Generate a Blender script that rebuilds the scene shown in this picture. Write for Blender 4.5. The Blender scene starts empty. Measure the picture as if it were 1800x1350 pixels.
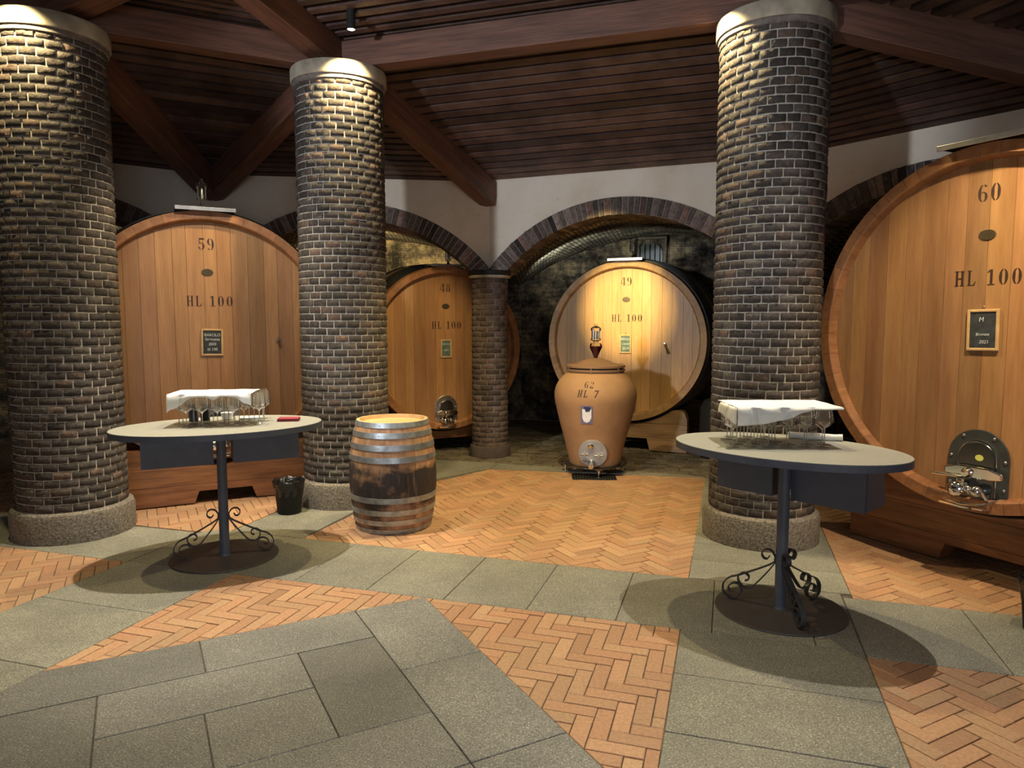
import bpy, math, random
import numpy as np
from mathutils import Vector, Matrix
random.seed(7)
S = bpy.context.scene
COL = S.collection
PI = math.pi
R = math.radians

# ------------------------------------------------------------------ camera, world, lights, exposure
F_PX, EYE = 1247.0, 1.72
cam_d = bpy.data.cameras.new('camera')
cam_d.sensor_fit = 'HORIZONTAL'; cam_d.sensor_width = 36.0; cam_d.lens = F_PX/1800*36
cam_d.clip_start = 0.05; cam_d.clip_end = 100
cam = bpy.data.objects.new('camera', cam_d); COL.objects.link(cam)
cam.location = (0, 0, EYE); cam.rotation_euler = (R(90-5.126), 0, 0)
S.camera = cam

w = bpy.data.worlds.new('World'); S.world = w; w.use_nodes = True
w.node_tree.nodes['Background'].inputs[0].default_value = (1.0, 0.95, 0.88, 1)
w.node_tree.nodes['Background'].inputs[1].default_value = 0.085

S.view_settings.view_transform = 'Standard'; S.view_settings.look = 'None'
S.view_settings.gamma = 1.0; S.view_settings.use_curve_mapping = False
S.view_settings.exposure = 0.15
S.cycles.transparent_max_bounces = 64

WARM = (1.0, 0.80, 0.50); WHITE = (1.0, 0.90, 0.74); COOL = (0.86, 0.92, 1.0)
def spot(name, loc, target, power, cone, blend=0.4, col=WARM, size=0.03):
    d = bpy.data.lights.new(name, 'SPOT'); d.energy = power; d.color = col
    d.spot_size = R(cone); d.spot_blend = blend; d.shadow_soft_size = size
    o = bpy.data.objects.new(name, d); COL.objects.link(o); o.location = loc
    o.rotation_euler = (Vector(target)-Vector(loc)).to_track_quat('-Z', 'Y').to_euler()
    return o
def area(name, loc, target, power, sx, sy, col):
    d = bpy.data.lights.new(name, 'AREA'); d.energy = power; d.color = col
    d.shape = 'RECTANGLE'; d.size = sx; d.size_y = sy
    o = bpy.data.objects.new(name, d); COL.objects.link(o); o.location = loc
    o.rotation_euler = (Vector(target)-Vector(loc)).to_track_quat('-Z', 'Y').to_euler()
    return o
COLM, COLR, COLL = (-1.59, 6.74), (1.99, 5.58), (-3.60, 5.72)
LAMP_M, LAMP_R, LAMP_L = (-1.34, 6.15, 4.10), (1.36, 5.43, 4.10), (-3.54, 5.08, 4.10)
YEL = (1.0, 0.80, 0.41)
spot('lamp_mid', LAMP_M, (-1.34, 6.15, 0), 235, 118, 0.35, YEL, 0.025)
spot('lamp_right', LAMP_R, (1.36, 5.43, 0), 230, 118, 0.35, YEL, 0.025)
spot('lamp_left', LAMP_L, (-3.54, 5.08, 0), 190, 118, 0.35, YEL, 0.025)
spot('lamp_table_right', (2.2, 4.75, 4.25), (1.75, 3.8, 0), 720, 64, 0.6, WHITE, 0.03)
spot('lamp_table_left', (-2.05, 5.15, 4.15), (-2.1, 4.95, 0), 620, 60, 0.6, WHITE, 0.03)
spot('cask_left_fill', (-2.15, 5.0, 4.0), (-2.75, 6.6, 1.5), 165, 62, 0.7, WHITE, 0.05)  # added fill spot to light cask 59, not a known fixture
spot('lamp_corner_right', (2.62, 3.15, 3.92), (3.0, 4.7, 1.5), 460, 52, 0.8, WARM, 0.05)
spot('lamp_cask', (0.15, 6.05, 3.92), (1.47, 9.3, 1.95), 2100, 20, 0.9, (1.0, 0.78, 0.30), 0.03)
spot('cask_amber_fill', (-0.85, 6.6, 3.88), (-1.1, 9.1, 1.35), 290, 34, 0.8, (1.0, 0.78, 0.36), 0.04)  # extra spot added only to brighten cask 48
spot('far_floor_fill', (0.2, 6.0, 3.90), (-0.1, 6.9, 0), 420, 76, 0.8, YEL, 0.04)  # added fill near the cask spot, brightens the bricks between the columns
spot('lamp_gallery_left', (-1.9, 9.4, 2.75), (-2.3, 11.6, 2.4), 380, 78, 0.7, (1.0, 0.78, 0.36), 0.05)
spot('lamp_gallery_back', (0.45, 9.9, 2.25), (1.5, 11.3, 3.1), 75, 110, 0.9, (0.92, 0.95, 0.78), 0.05)
spot('lamp_gallery_far_left', (-5.0, 8.2, 2.7), (-5.0, 9.0, 2.2), 40, 140, 0.8, (1.0, 0.8, 0.45), 0.05)
spot('daylight_doorway', (-4.7, -1.5, 2.9), (1.0, 8.0, 3.1), 1250, 36, 0.35, COOL, 0.18)
area('entrance_glow', (0.8, -4.5, 1.6), (0.0, 5.0, 1.0), 85, 3.0, 2.2, COOL)
spot('front_floor_fill', (-0.6, 1.2, 4.5), (-0.5, 2.2, 0), 330, 84, 1.0, (1.0, 0.95, 0.88), 0.4)  # added soft fill over the foreground paving, no known lamp there

# ------------------------------------------------------------------ materials
def new_mat(name):
    m = bpy.data.materials.new(name); m.use_nodes = True
    nt = m.node_tree; return m, nt, nt.nodes['Principled BSDF']
def nd(nt, t, **kw):
    n = nt.nodes.new(t)
    for k, v in kw.items(): setattr(n, k, v)
    return n
def ramp(nt, fac, stops):
    r = nd(nt, 'ShaderNodeValToRGB'); e = r.color_ramp.elements
    while len(e) < len(stops): e.new(0.5)
    for x, (p, c) in zip(e, stops): x.position = p; x.color = (*c, 1) if len(c) == 3 else c
    nt.links.new(fac, r.inputs[0]); return r.outputs[0]
def noise(nt, vec, scale, detail=4, rough=0.55):
    n = nd(nt, 'ShaderNodeTexNoise'); n.inputs['Scale'].default_value = scale
    n.inputs['Detail'].default_value = detail; n.inputs['Roughness'].default_value = rough
    if vec is not None: nt.links.new(vec, n.inputs['Vector'])
    return n.outputs['Fac']
def mapped(nt, out='Object', scale=(1, 1, 1)):
    t = nd(nt, 'ShaderNodeTexCoord'); m = nd(nt, 'ShaderNodeMapping')
    m.inputs['Scale'].default_value = scale
    nt.links.new(t.outputs[out], m.inputs['Vector']); return m.outputs[0]
def mixc(nt, a, b, fac, mode='MIX'):
    m = nd(nt, 'ShaderNodeMix', data_type='RGBA', blend_type=mode)
    for s, v in ((m.inputs[0], fac), (m.inputs[6], a), (m.inputs[7], b)):
        if isinstance(v, (int, float)): s.default_value = v
        elif isinstance(v, tuple): s.default_value = (*v, 1)
        else: nt.links.new(v, s)
    return m.outputs[2]
def bump(nt, bsdf, h, strength, dist=0.01):
    b = nd(nt, 'ShaderNodeBump'); b.inputs['Strength'].default_value = strength
    b.inputs['Distance'].default_value = dist
    nt.links.new(h, b.inputs['Height']); nt.links.new(b.outputs[0], bsdf.inputs['Normal'])
def vcol(nt):
    return nd(nt, 'ShaderNodeVertexColor', layer_name='Col').outputs[0]
def plain(name, col, rough=0.5, metal=0.0, **kw):
    m, nt, b = new_mat(name)
    vec = mapped(nt)
    f = noise(nt, vec, kw.get('ns', 14), 5)
    v = kw.get('var', 0.15)
    c = ramp(nt, f, [(0.3, tuple(x*(1-v) for x in col)), (0.7, tuple(min(1, x*(1+v)) for x in col))])
    nt.links.new(c, b.inputs['Base Color'])
    b.inputs['Roughness'].default_value = rough; b.inputs['Metallic'].default_value = metal
    if kw.get('bump'): bump(nt, b, noise(nt, vec, kw.get('bs', 60), 4), kw['bump'], kw.get('bd', 0.004))
    return m
def wood(name, base, dark, grain=(26, 26, 1.2), rough=0.5, usecol=True, amount=0.55, bumpy=0.25):
    m, nt, b = new_mat(name)
    v = mapped(nt, 'Object', grain)
    f1 = noise(nt, v, 1.0, 6, 0.6); f2 = noise(nt, v, 5.0, 3, 0.6)
    g = ramp(nt, f1, [(0.35, dark), (0.62, base)])
    fine = ramp(nt, f2, [(0.3, (0.74, 0.72, 0.7)), (0.6, (1, 1, 1))])
    c = mixc(nt, g, fine, amount, 'MULTIPLY')
    if usecol: c = mixc(nt, c, vcol(nt), 1.0, 'MULTIPLY')
    nt.links.new(c, b.inputs['Base Color']); b.inputs['Roughness'].default_value = rough
    bump(nt, b, f2, bumpy, 0.004)
    return m
def colored(name, rough=0.85, ns=45, v=0.35, bumps=0.6, bd=0.006, bs=55, tint=(1, 1, 1)):
    m, nt, b = new_mat(name)
    vec = mapped(nt)
    f = noise(nt, vec, ns, 5, 0.65)
    k = ramp(nt, f, [(0.3, tuple(t*(1-v) for t in tint)), (0.7, tuple(t*(1+v) for t in tint))])
    nt.links.new(mixc(nt, vcol(nt), k, 1.0, 'MULTIPLY'), b.inputs['Base Color'])
    b.inputs['Roughness'].default_value = rough
    bump(nt, b, noise(nt, vec, bs, 5, 0.6), bumps, bd)
    return m
M_BRICK = colored('column_brick', 0.9, 30, 0.4, 0.8, 0.010, 42)
M_VOUS = colored('arch_brick', 0.9, 25, 0.5, 0.7, 0.008, 40)
M_MORTAR = plain('lime_mortar', (0.40, 0.365, 0.31), 0.95, ns=30, var=0.25, bump=0.5, bs=80)
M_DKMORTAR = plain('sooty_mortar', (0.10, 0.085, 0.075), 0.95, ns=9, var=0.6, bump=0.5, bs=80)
M_FLOORBRICK = colored('terracotta_paver', 0.62, 60, 0.22, 0.35, 0.003, 70)
M_JOINT = plain('paving_joint', (0.105, 0.080, 0.058), 0.95, ns=20, var=0.6)
def stone_mat():
    m, nt, b = new_mat('grey_stone')
    vec = mapped(nt)
    sp = noise(nt, vec, 120, 2, 0.6); big = noise(nt, vec, 2.2, 5, 0.6); mid = noise(nt, vec, 26, 4, 0.6)
    k = ramp(nt, big, [(0.3, (0.78, 0.78, 0.76)), (0.7, (1.15, 1.14, 1.08))])
    k2 = ramp(nt, mid, [(0.3, (0.86, 0.86, 0.86)), (0.7, (1.1, 1.1, 1.08))])
    s = ramp(nt, sp, [(0.36, (0.5, 0.48, 0.46)), (0.48, (1, 1, 1)), (0.60, (1.0, 1.0, 1.0)), (0.68, (2.3, 2.25, 2.1))])
    c = mixc(nt, mixc(nt, mixc(nt, vcol(nt), k, 1, 'MULTIPLY'), s, 1, 'MULTIPLY'), k2, 1, 'MULTIPLY')
    nt.links.new(c, b.inputs['Base Color']); b.inputs['Roughness'].default_value = 0.6
    bump(nt, b, noise(nt, vec, 150, 3), 0.25, 0.003)
    return m
M_STONE = stone_mat()
M_GRANITE = plain('column_base_stone', (0.165, 0.142, 0.115), 0.9, ns=60, var=0.6, bump=0.8, bs=70, bd=0.01)
def plaster_mat():
    m, nt, b = new_mat('limewash_plaster')
    vec = mapped(nt)
    a = noise(nt, vec, 1.3, 6, 0.6); d = noise(nt, vec, 14, 5, 0.7)
    c = ramp(nt, a, [(0.3, (0.68, 0.58, 0.46)), (0.5, (0.79, 0.71, 0.60)), (0.7, (0.84, 0.78, 0.69))])
    k = ramp(nt, d, [(0.27, (0.66, 0.62, 0.57)), (0.40, (1, 1, 1))])
    nt.links.new(mixc(nt, c, k, 0.8, 'MULTIPLY'), b.inputs['Base Color']); b.inputs['Roughness'].default_value = 0.9
    bump(nt, b, d, 0.25, 0.006); return m
M_PLASTER = plaster_mat()
M_CAPITAL = plain('capital_plaster', (0.34, 0.295, 0.225), 0.9, ns=6, var=0.35, bump=0.3, bs=30)
M_CAPDARK = plain('capital_underband', (0.16, 0.135, 0.12), 0.9, ns=18, var=0.4)
def roughbrick(name, c1, c2, mort, bw, rh, ms, patch, bumpk=0.8):
    m, nt, b = new_mat(name)
    t = nd(nt, 'ShaderNodeTexCoord')
    nz = nd(nt, 'ShaderNodeTexNoise'); nz.inputs['Scale'].default_value = 5; nz.inputs['Detail'].default_value = 4
    nt.links.new(t.outputs['UV'], nz.inputs['Vector'])
    vm = nd(nt, 'ShaderNodeMix', data_type='VECTOR'); vm.inputs[0].default_value = 0.035
    nt.links.new(t.outputs['UV'], vm.inputs[4]); nt.links.new(nz.outputs['Color'], vm.inputs[5])
    br = nd(nt, 'ShaderNodeTexBrick'); br.inputs['Scale'].default_value = 1
    br.inputs['Brick Width'].default_value = bw; br.inputs['Row Height'].default_value = rh
    br.inputs['Mortar Size'].default_value = ms; br.inputs['Mortar Smooth'].default_value = 0.4
    br.inputs['Color1'].default_value = (*c1, 1); br.inputs['Color2'].default_value = (*c2, 1)
    br.inputs['Mortar'].default_value = (*mort, 1)
    nt.links.new(vm.outputs[1], br.inputs['Vector'])
    f = noise(nt, t.outputs['UV'], 2.4, 9, 0.78)
    p = ramp(nt, f, [(0.40, (0.06, 0.06, 0.06)), (0.50, (0.5, 0.5, 0.5)), (0.60, patch)])
    nt.links.new(mixc(nt, br.outputs['Color'], p, 1, 'MULTIPLY'), b.inputs['Base Color'])
    b.inputs['Roughness'].default_value = 0.95
    n2 = noise(nt, t.outputs['UV'], 24, 5, 0.7)
    ad = nd(nt, 'ShaderNodeMath', operation='MULTIPLY_ADD'); ad.inputs[1].default_value = -0.8
    nt.links.new(br.outputs['Fac'], ad.inputs[0]); nt.links.new(n2, ad.inputs[2])
    bump(nt, b, ad.outputs[0], bumpk, 0.03); return m
M_OUTER = roughbrick('old_rubble_wall', (0.30, 0.24, 0.18), (0.17, 0.13, 0.11), (0.30, 0.27, 0.21), 0.24, 0.075, 0.012, (1.5, 1.4, 1.1))
M_VAULT = roughbrick('vault_brick', (0.40, 0.36, 0.28), (0.26, 0.22, 0.17), (0.05, 0.045, 0.035), 0.22, 0.060, 0.012, (1.3, 1.25, 1.1), 0.8)
M_CASK = wood('cask_oak', (0.42, 0.220, 0.095), (0.33, 0.160, 0.066), (9, 9, 0.9), 0.42)
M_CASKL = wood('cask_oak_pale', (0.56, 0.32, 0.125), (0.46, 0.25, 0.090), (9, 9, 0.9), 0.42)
M_STAVE = wood('cask_stave', (0.36, 0.16, 0.065), (0.25, 0.105, 0.04), (14, 0.9, 14), 0.5)
M_CRADLE = wood('cradle_timber', (0.34, 0.145, 0.055), (0.16, 0.062, 0.024), (1.6, 20, 20), 0.45)
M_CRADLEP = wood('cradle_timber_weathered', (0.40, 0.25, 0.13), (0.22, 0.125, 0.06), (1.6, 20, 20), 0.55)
M_CEIL = wood('ceiling_board', (0.120, 0.070, 0.056), (0.052, 0.030, 0.024), (3, 3, 3), 0.55, amount=0.7)
M_CEILBACK = plain('ceiling_void', (0.012, 0.008, 0.006), 0.9)
M_BEAM = wood('beam_timber', (0.20, 0.090, 0.058), (0.105, 0.046, 0.030), (1.5, 22, 22), 0.55, usecol=False, amount=0.8, bumpy=0.5)
M_BLACKHOOP = plain('black_hoop', (0.016, 0.017, 0.017), 0.35, 0.7)
M_BLACK = plain('matte_black', (0.008, 0.008, 0.008), 0.8)
M_INK = plain('stencil_ink', (0.030, 0.010, 0.008), 0.7)
M_CHROME = plain('polished_steel', (0.78, 0.76, 0.72), 0.10, 1.0, var=0.05)
M_STEEL = plain('brushed_steel', (0.52, 0.52, 0.54), 0.32, 1.0, var=0.15)
M_DKSTEEL = plain('dark_steel', (0.16, 0.17, 0.18), 0.25, 1.0, var=0.1)
M_BRASS = plain('brass', (0.55, 0.38, 0.14), 0.3, 1.0)
M_PLATE = plain('tarnished_plate', (0.10, 0.075, 0.045), 0.45, 0.6)
M_PLATE2 = plain('satin_steel', (0.40, 0.41, 0.44), 0.5, 0.55)
M_SLATE = plain('slate', (0.030, 0.036, 0.042), 0.7, ns=20, var=0.5)
M_SLATEGREEN = plain('slate_green', (0.10, 0.15, 0.14), 0.7, ns=20, var=0.4)
M_FRAMEWOOD = plain('pale_frame_wood', (0.56, 0.36, 0.17), 0.6)
M_CHALK = plain('chalk', (0.62, 0.64, 0.66), 0.95)
M_TABLETOP = plain('table_laminate', (0.31, 0.31, 0.275), 0.4, ns=30, var=0.06)
M_TABLEBLUE = plain('table_blue_grey', (0.070, 0.082, 0.115), 0.5, ns=8, var=0.12)
M_IRON = plain('wrought_iron', (0.046, 0.046, 0.052), 0.45, 0.3)
M_BASEPL = plain('base_plate_paint', (0.058, 0.050, 0.048), 0.5, ns=8)
M_LINEN = plain('white_linen', (0.80, 0.80, 0.78), 0.9, ns=8, var=0.05, bump=0.2, bs=15, bd=0.01)
M_RED = plain('red_napkin', (0.25, 0.028, 0.045), 0.9)
M_CLAY = plain('amphora_clay', (0.34, 0.185, 0.088), 0.75, ns=5, var=0.12, bump=0.12, bs=30)
M_CLAYLID = plain('amphora_lid', (0.23, 0.125, 0.065), 0.7, ns=5, var=0.12)
M_BINBAG = plain('bin_bag', (0.010, 0.010, 0.011), 0.22, ns=10, var=0.2, bump=0.7, bs=22, bd=0.03)
M_NAVY = plain('navy_gloss', (0.020, 0.026, 0.055), 0.25)
M_LABELP = plain('label_violet', (0.16, 0.14, 0.26), 0.6)
M_LABELW = plain('label_white', (0.78, 0.78, 0.80), 0.7)
M_LABELN = plain('label_navy', (0.02, 0.03, 0.09), 0.6)
M_STICK = plain('yellow_sticker', (0.66, 0.68, 0.16), 0.5)
M_RUBBER = plain('grey_hatch_frame', (0.075, 0.08, 0.082), 0.42, 0.5)
def wine():
    m, nt, b = new_mat('red_wine'); b.inputs['Base Color'].default_value = (0.10, 0.004, 0.010, 1)
    b.inputs['Roughness'].default_value = 0.06; return m
M_WINE = wine()
def glass(name, tint, edge, painted_glint):
    m = bpy.data.materials.new(name); m.use_nodes = True; nt = m.node_tree; nt.nodes.clear()
    o = nd(nt, 'ShaderNodeOutputMaterial'); t = nd(nt, 'ShaderNodeBsdfTransparent'); g = nd(nt, 'ShaderNodeBsdfGlossy')
    t.inputs[0].default_value = (*tint, 1); g.inputs['Roughness'].default_value = 0.04
    g.inputs['Color'].default_value = (0.95, 0.96, 0.98, 1)
    d = nd(nt, 'ShaderNodeBsdfTranslucent'); d.inputs[0].default_value = (0.85, 0.86, 0.86, 1)
    m0 = nd(nt, 'ShaderNodeMixShader'); m0.inputs[0].default_value = painted_glint  # white translucency stands in for highlights and inner reflections of the glass
    nt.links.new(t.outputs[0], m0.inputs[1]); nt.links.new(d.outputs[0], m0.inputs[2])
    l = nd(nt, 'ShaderNodeLayerWeight'); l.inputs[0].default_value = edge
    mx = nd(nt, 'ShaderNodeMixShader'); nt.links.new(l.outputs['Fresnel'], mx.inputs[0])
    nt.links.new(m0.outputs[0], mx.inputs[1]); nt.links.new(g.outputs[0], mx.inputs[2]); nt.links.new(mx.outputs[0], o.inputs[0])
    return m
M_GLASS = glass('thin_glass', (0.99, 0.99, 0.985), 0.16, 0.10)
M_STEM = glass('glass_stem', (0.97, 0.97, 0.965), 0.30, 0.42)  # more white mixed in to imitate bright glints on stem and foot
M_GLASSB = glass('airlock_glass', (0.95, 0.95, 0.91), 0.25, 0.08)
def emis(name, col, s):
    m, nt, b = new_mat(name); b.inputs['Emission Color'].default_value = (*col, 1); b.inputs['Emission Strength'].default_value = s; return m
M_LAMPGLOW = emis('lamp_glow', (1.0, 0.9, 0.7), 14)
def stained():
    m, nt, b = new_mat('barrel_stave')
    v = mapped(nt, 'Object', (16, 16, 2.2)); f = noise(nt, v, 1.0, 7, 0.65)
    v2 = mapped(nt, 'Object', (3.2, 3.2, 4.0)); s = noise(nt, v2, 1.0, 6, 0.65)
    tc = nd(nt, 'ShaderNodeTexCoord'); sx = nd(nt, 'ShaderNodeSeparateXYZ'); nt.links.new(tc.outputs['Object'], sx.inputs[0])
    g = ramp(nt, f, [(0.3, (0.24, 0.115, 0.06)), (0.66, (0.50, 0.29, 0.165))])
    zone = ramp(nt, sx.outputs['Z'], [(0.10, (0.55, 0.55, 0.55)), (0.36, (0.70, 0.70, 0.70)), (0.50, (0.72, 0.72, 0.72)), (0.64, (0.40, 0.40, 0.40)), (0.9, (0.30, 0.30, 0.30))])
    ad = nd(nt, 'ShaderNodeMath', operation='SUBTRACT'); nt.links.new(zone, ad.inputs[0]); nt.links.new(s, ad.inputs[1])
    k = ramp(nt, ad.outputs[0], [(0.0, (0, 0, 0)), (0.16, (1, 1, 1))])
    c = mixc(nt, g, (0.035, 0.026, 0.028), k)
    st = ramp(nt, noise(nt, mapped(nt, 'Object', (34, 34, 3)), 1.0, 4), [(0.62, (0, 0, 0)), (0.74, (0.55, 0.55, 0.55))])
    c = mixc(nt, c, (0.30, 0.22, 0.16), st)
    nt.links.new(mixc(nt, c, vcol(nt), 1, 'MULTIPLY'), b.inputs['Base Color']); b.inputs['Roughness'].default_value = 0.65
    bump(nt, b, f, 0.3, 0.004); return m
M_BARREL = stained()
M_HOOP = plain('galvanised_hoop', (0.36, 0.39, 0.42), 0.42, 0.75, ns=16, var=0.3)
M_HEADPALE = wood('barrel_head_wood', (0.60, 0.40, 0.20), (0.48, 0.30, 0.14), (2, 20, 20), 0.6, usecol=False)

# ------------------------------------------------------------------ mesh building
class MB:
    def __init__(s): s.v = []; s.f = []; s.m = []; s.c = []; s.uv = []; s.sm = []
    def face(s, idx, mat=0, col=(1, 1, 1), uv=None, smooth=False):
        s.f.append(tuple(idx)); s.m.append(mat); s.c.append(col); s.uv.append(uv); s.sm.append(smooth)
    def add(s, pts): b = len(s.v); s.v.extend([tuple(p) for p in pts]); return b
    def poly(s, pts, mat=0, col=(1, 1, 1), uv=None, smooth=False):
        b = s.add(pts); s.face(range(b, b+len(pts)), mat, col, uv, smooth)
    def prism(s, pts2, fn, t0, t1, mat=0, col=(1, 1, 1), caps=True):
        n = len(pts2)
        a = s.add([fn(x, y, t0) for x, y in pts2]); b = s.add([fn(x, y, t1) for x, y in pts2])
        for i in range(n):
            j = (i+1) % n; s.face((a+i, a+j, b+j, b+i), mat, col)
        if caps: s.face(range(a+n-1, a-1, -1), mat, col); s.face(range(b, b+n), mat, col)
    def box(s, x0, x1, y0, y1, z0, z1, mat=0, col=(1, 1, 1)):
        s.prism([(x0, y0), (x1, y0), (x1, y1), (x0, y1)], lambda x, y, t: (x, y, t), z0, z1, mat, col)
    def frame_box(s, p, q, w, h, mat=0, col=(1, 1, 1), up=(0, 0, 1), drop=0.0):
        p, q = Vector(p), Vector(q); d = (q-p).normalized(); u = Vector(up)
        sd = d.cross(u).normalized(); u2 = sd.cross(d).normalized() if drop == 0 else u
        o = []
        for e in (p, q):
            for a, b in ((-w/2, 0), (w/2, 0), (w/2, h), (-w/2, h)): o.append(e+sd*a+u2*b)
        k = s.add(o)
        for f in ((0, 1, 2, 3), (7, 6, 5, 4), (0, 4, 5, 1), (1, 5, 6, 2), (2, 6, 7, 3), (3, 7, 4, 0)):
            s.face([k+i for i in f], mat, col)
    def lathe(s, prof, n=32, mat=0, col=(1, 1, 1), axis='Z', cx=0, cy=0, smooth=True, caps=True, colf=None, o=(0, 0, 0)):
        base = len(s.v)
        for r, h in prof:
            for i in range(n):
                a = 2*PI*i/n; x, y = r*math.cos(a), r*math.sin(a)
                p = (x+cx, y+cy, h) if axis == 'Z' else ((x+cx, h, y+cy) if axis == 'Y' else (h, x+cx, y+cy))
                s.v.append((p[0]+o[0], p[1]+o[1], p[2]+o[2]))
        for k in range(len(prof)-1):
            for i in range(n):
                j = (i+1) % n; a = base+k*n; b = a+n
                f = (a+i, a+j, b+j, b+i)
                if axis == 'Y': f = f[::-1]
                s.face(f, mat, colf(i) if colf else col, None, smooth)
        if caps:
            e = base+(len(prof)-1)*n
            if prof[0][0] > 1e-6: s.face([base+n-1-i for i in range(n)], mat, col)
            if prof[-1][0] > 1e-6: s.face([e+i for i in range(n)], mat, col)
    def tube(s, path, r, n=8, mat=0, col=(1, 1, 1), caps=True):
        P = [Vector(p) for p in path]; base = len(s.v); nrm = None
        for i, p in enumerate(P):
            d = (P[min(i+1, len(P)-1)]-P[max(i-1, 0)]).normalized()
            if nrm is None: nrm = d.orthogonal().normalized()
            nrm = (nrm-d*nrm.dot(d)).normalized(); bn = d.cross(nrm)
            rr = r[i] if isinstance(r, (list, tuple)) else r
            for k in range(n):
                a = 2*PI*k/n; s.v.append(tuple(p+nrm*math.cos(a)*rr+bn*math.sin(a)*rr))
        for i in range(len(P)-1):
            for k in range(n):
                a = base+i*n; s.face((a+k, a+(k+1) % n, a+n+(k+1) % n, a+n+k), mat, col, None, True)
        if caps:
            s.face([base+n-1-k for k in range(n)], mat, col); e = base+(len(P)-1)*n; s.face([e+k for k in range(n)], mat, col)
    def ball(s, c, r, mat=0, n=10, m=6, sc=(1, 1, 1)):
        prof = [(r*math.sin(PI*i/m), -r*math.cos(PI*i/m)) for i in range(m+1)]
        b = len(s.v); s.lathe(prof, n, mat, caps=False)
        for i in range(b, len(s.v)):
            x, y, z = s.v[i]; s.v[i] = (c[0]+x*sc[0], c[1]+y*sc[1], c[2]+z*sc[2])
    def xform(s, M, start=0):
        for i in range(start, len(s.v)): s.v[i] = tuple(M @ Vector(s.v[i]))
    def build(s, name, mats, parent=None, loc=None, rz=0, bevel=0, sharp=35, fixn=False):
        me = bpy.data.meshes.new(name); me.from_pydata(s.v, [], s.f)
        mats = mats if isinstance(mats, (list, tuple)) else [mats]
        for m in mats: me.materials.append(m)
        me.polygons.foreach_set('material_index', s.m); me.polygons.foreach_set('use_smooth', s.sm)
        ca = me.color_attributes.new('Col', 'FLOAT_COLOR', 'CORNER')
        cols = []
        for f, c in zip(s.f, s.c): cols.extend([c[0], c[1], c[2], 1.0]*len(f))
        ca.data.foreach_set('color', cols)
        if any(u is not None for u in s.uv):
            ul = me.uv_layers.new(name='UVMap'); out = []
            for f, u in zip(s.f, s.uv):
                for i in range(len(f)): out.extend(u[i] if u else (0, 0))
            ul.data.foreach_set('uv', out)
        me.validate()
        if any(s.sm): me.set_sharp_from_angle(angle=R(sharp))
        o = bpy.data.objects.new(name, me); COL.objects.link(o)
        if parent: o.parent = parent
        if loc is not None: o.location = loc
        o.rotation_euler = (0, 0, rz)
        if bevel:
            b = o.modifiers.new('bevel', 'BEVEL'); b.width = bevel; b.segments = 2; b.limit_method = 'ANGLE'
        return o
def tag(o, label=None, cat=None, group=None, kind=None):
    if label: o['label'] = label
    if cat: o['category'] = cat
    if group: o['group'] = group
    if kind: o['kind'] = kind
    return o
def thing(name, label, cat, loc=(0, 0, 0), rz=0, group=None):
    o = bpy.data.objects.new(name, None); COL.objects.link(o); o.location = loc; o.rotation_euler = (0, 0, rz)
    o.empty_display_size = 0.1
    return tag(o, label, cat, group)
def copy_tree(o, parent=None):
    c = o.copy(); COL.objects.link(c)
    if parent: c.parent = parent
    for ch in list(o.children): copy_tree(ch, c)
    return c
def rnd(a, b): return random.uniform(a, b)
def clip(poly, nx, ny, d):          # keep nx*x+ny*y <= d
    out = []
    for i in range(len(poly)):
        p, q = poly[i], poly[(i+1) % len(poly)]
        a, b = nx*p[0]+ny*p[1]-d, nx*q[0]+ny*q[1]-d
        if a <= 0: out.append(p)
        if (a < 0 < b) or (b < 0 < a):
            t = a/(a-b); out.append((p[0]+(q[0]-p[0])*t, p[1]+(q[1]-p[1])*t))
    return out
def clip_convex(poly, reg):
    n = len(reg)
    for i in range(n):
        p, q = reg[i], reg[(i+1) % n]
        ex, ey = q[0]-p[0], q[1]-p[1]           # ccw region: inside is left of edge
        poly = clip(poly, ey, -ex, ey*p[0]-ex*p[1])
        if len(poly) < 3: return []
    return poly
def parea(p): return abs(sum(p[i][0]*p[(i+1) % len(p)][1]-p[(i+1) % len(p)][0]*p[i][1] for i in range(len(p))))/2

# ------------------------------------------------------------------ floor (paving grid: g to the right, h away)
C0 = Vector((-1.02, 2.74)); GA = R(-17.0)
G = Vector((math.cos(GA), math.sin(GA))); Hh = Vector((-G.y, G.x))
def gw(g, h): p = C0+G*g+Hh*h; return (p.x, p.y)
fl = MB()
x0, x1, y0, y1 = -9.5, 9.5, -3.0, 14.0
fl.poly([(x0, y0, -0.008), (x1, y0, -0.008), (x1, y1, -0.008), (x0, y1, -0.008)], 0)
def paver(poly, mat, col, ins=0.002, top=0.0):
    if len(poly) < 3 or parea(poly) < 0.00008: return
    cx = sum(p[0] for p in poly)/len(poly); cy = sum(p[1] for p in poly)/len(poly)
    rad = max(math.hypot(p[0]-cx, p[1]-cy) for p in poly); k = 1-ins*2.2/rad
    out = [gw(*p) for p in poly]; inn = [gw(cx+(p[0]-cx)*k, cy+(p[1]-cy)*k) for p in poly]
    n = len(poly); a = fl.add([(x, y, -0.008) for x, y in out])
    b = fl.add([(x, y, top-0.003) for x, y in out]); c = fl.add([(x, y, top) for x, y in inn])
    for i in range(n):
        j = (i+1) % n
        fl.face((a+i, a+j, b+j, b+i), mat, col); fl.face((b+i, b+j, c+j, c+i), mat, col)
    fl.face(range(c, c+n), mat, col)
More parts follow.
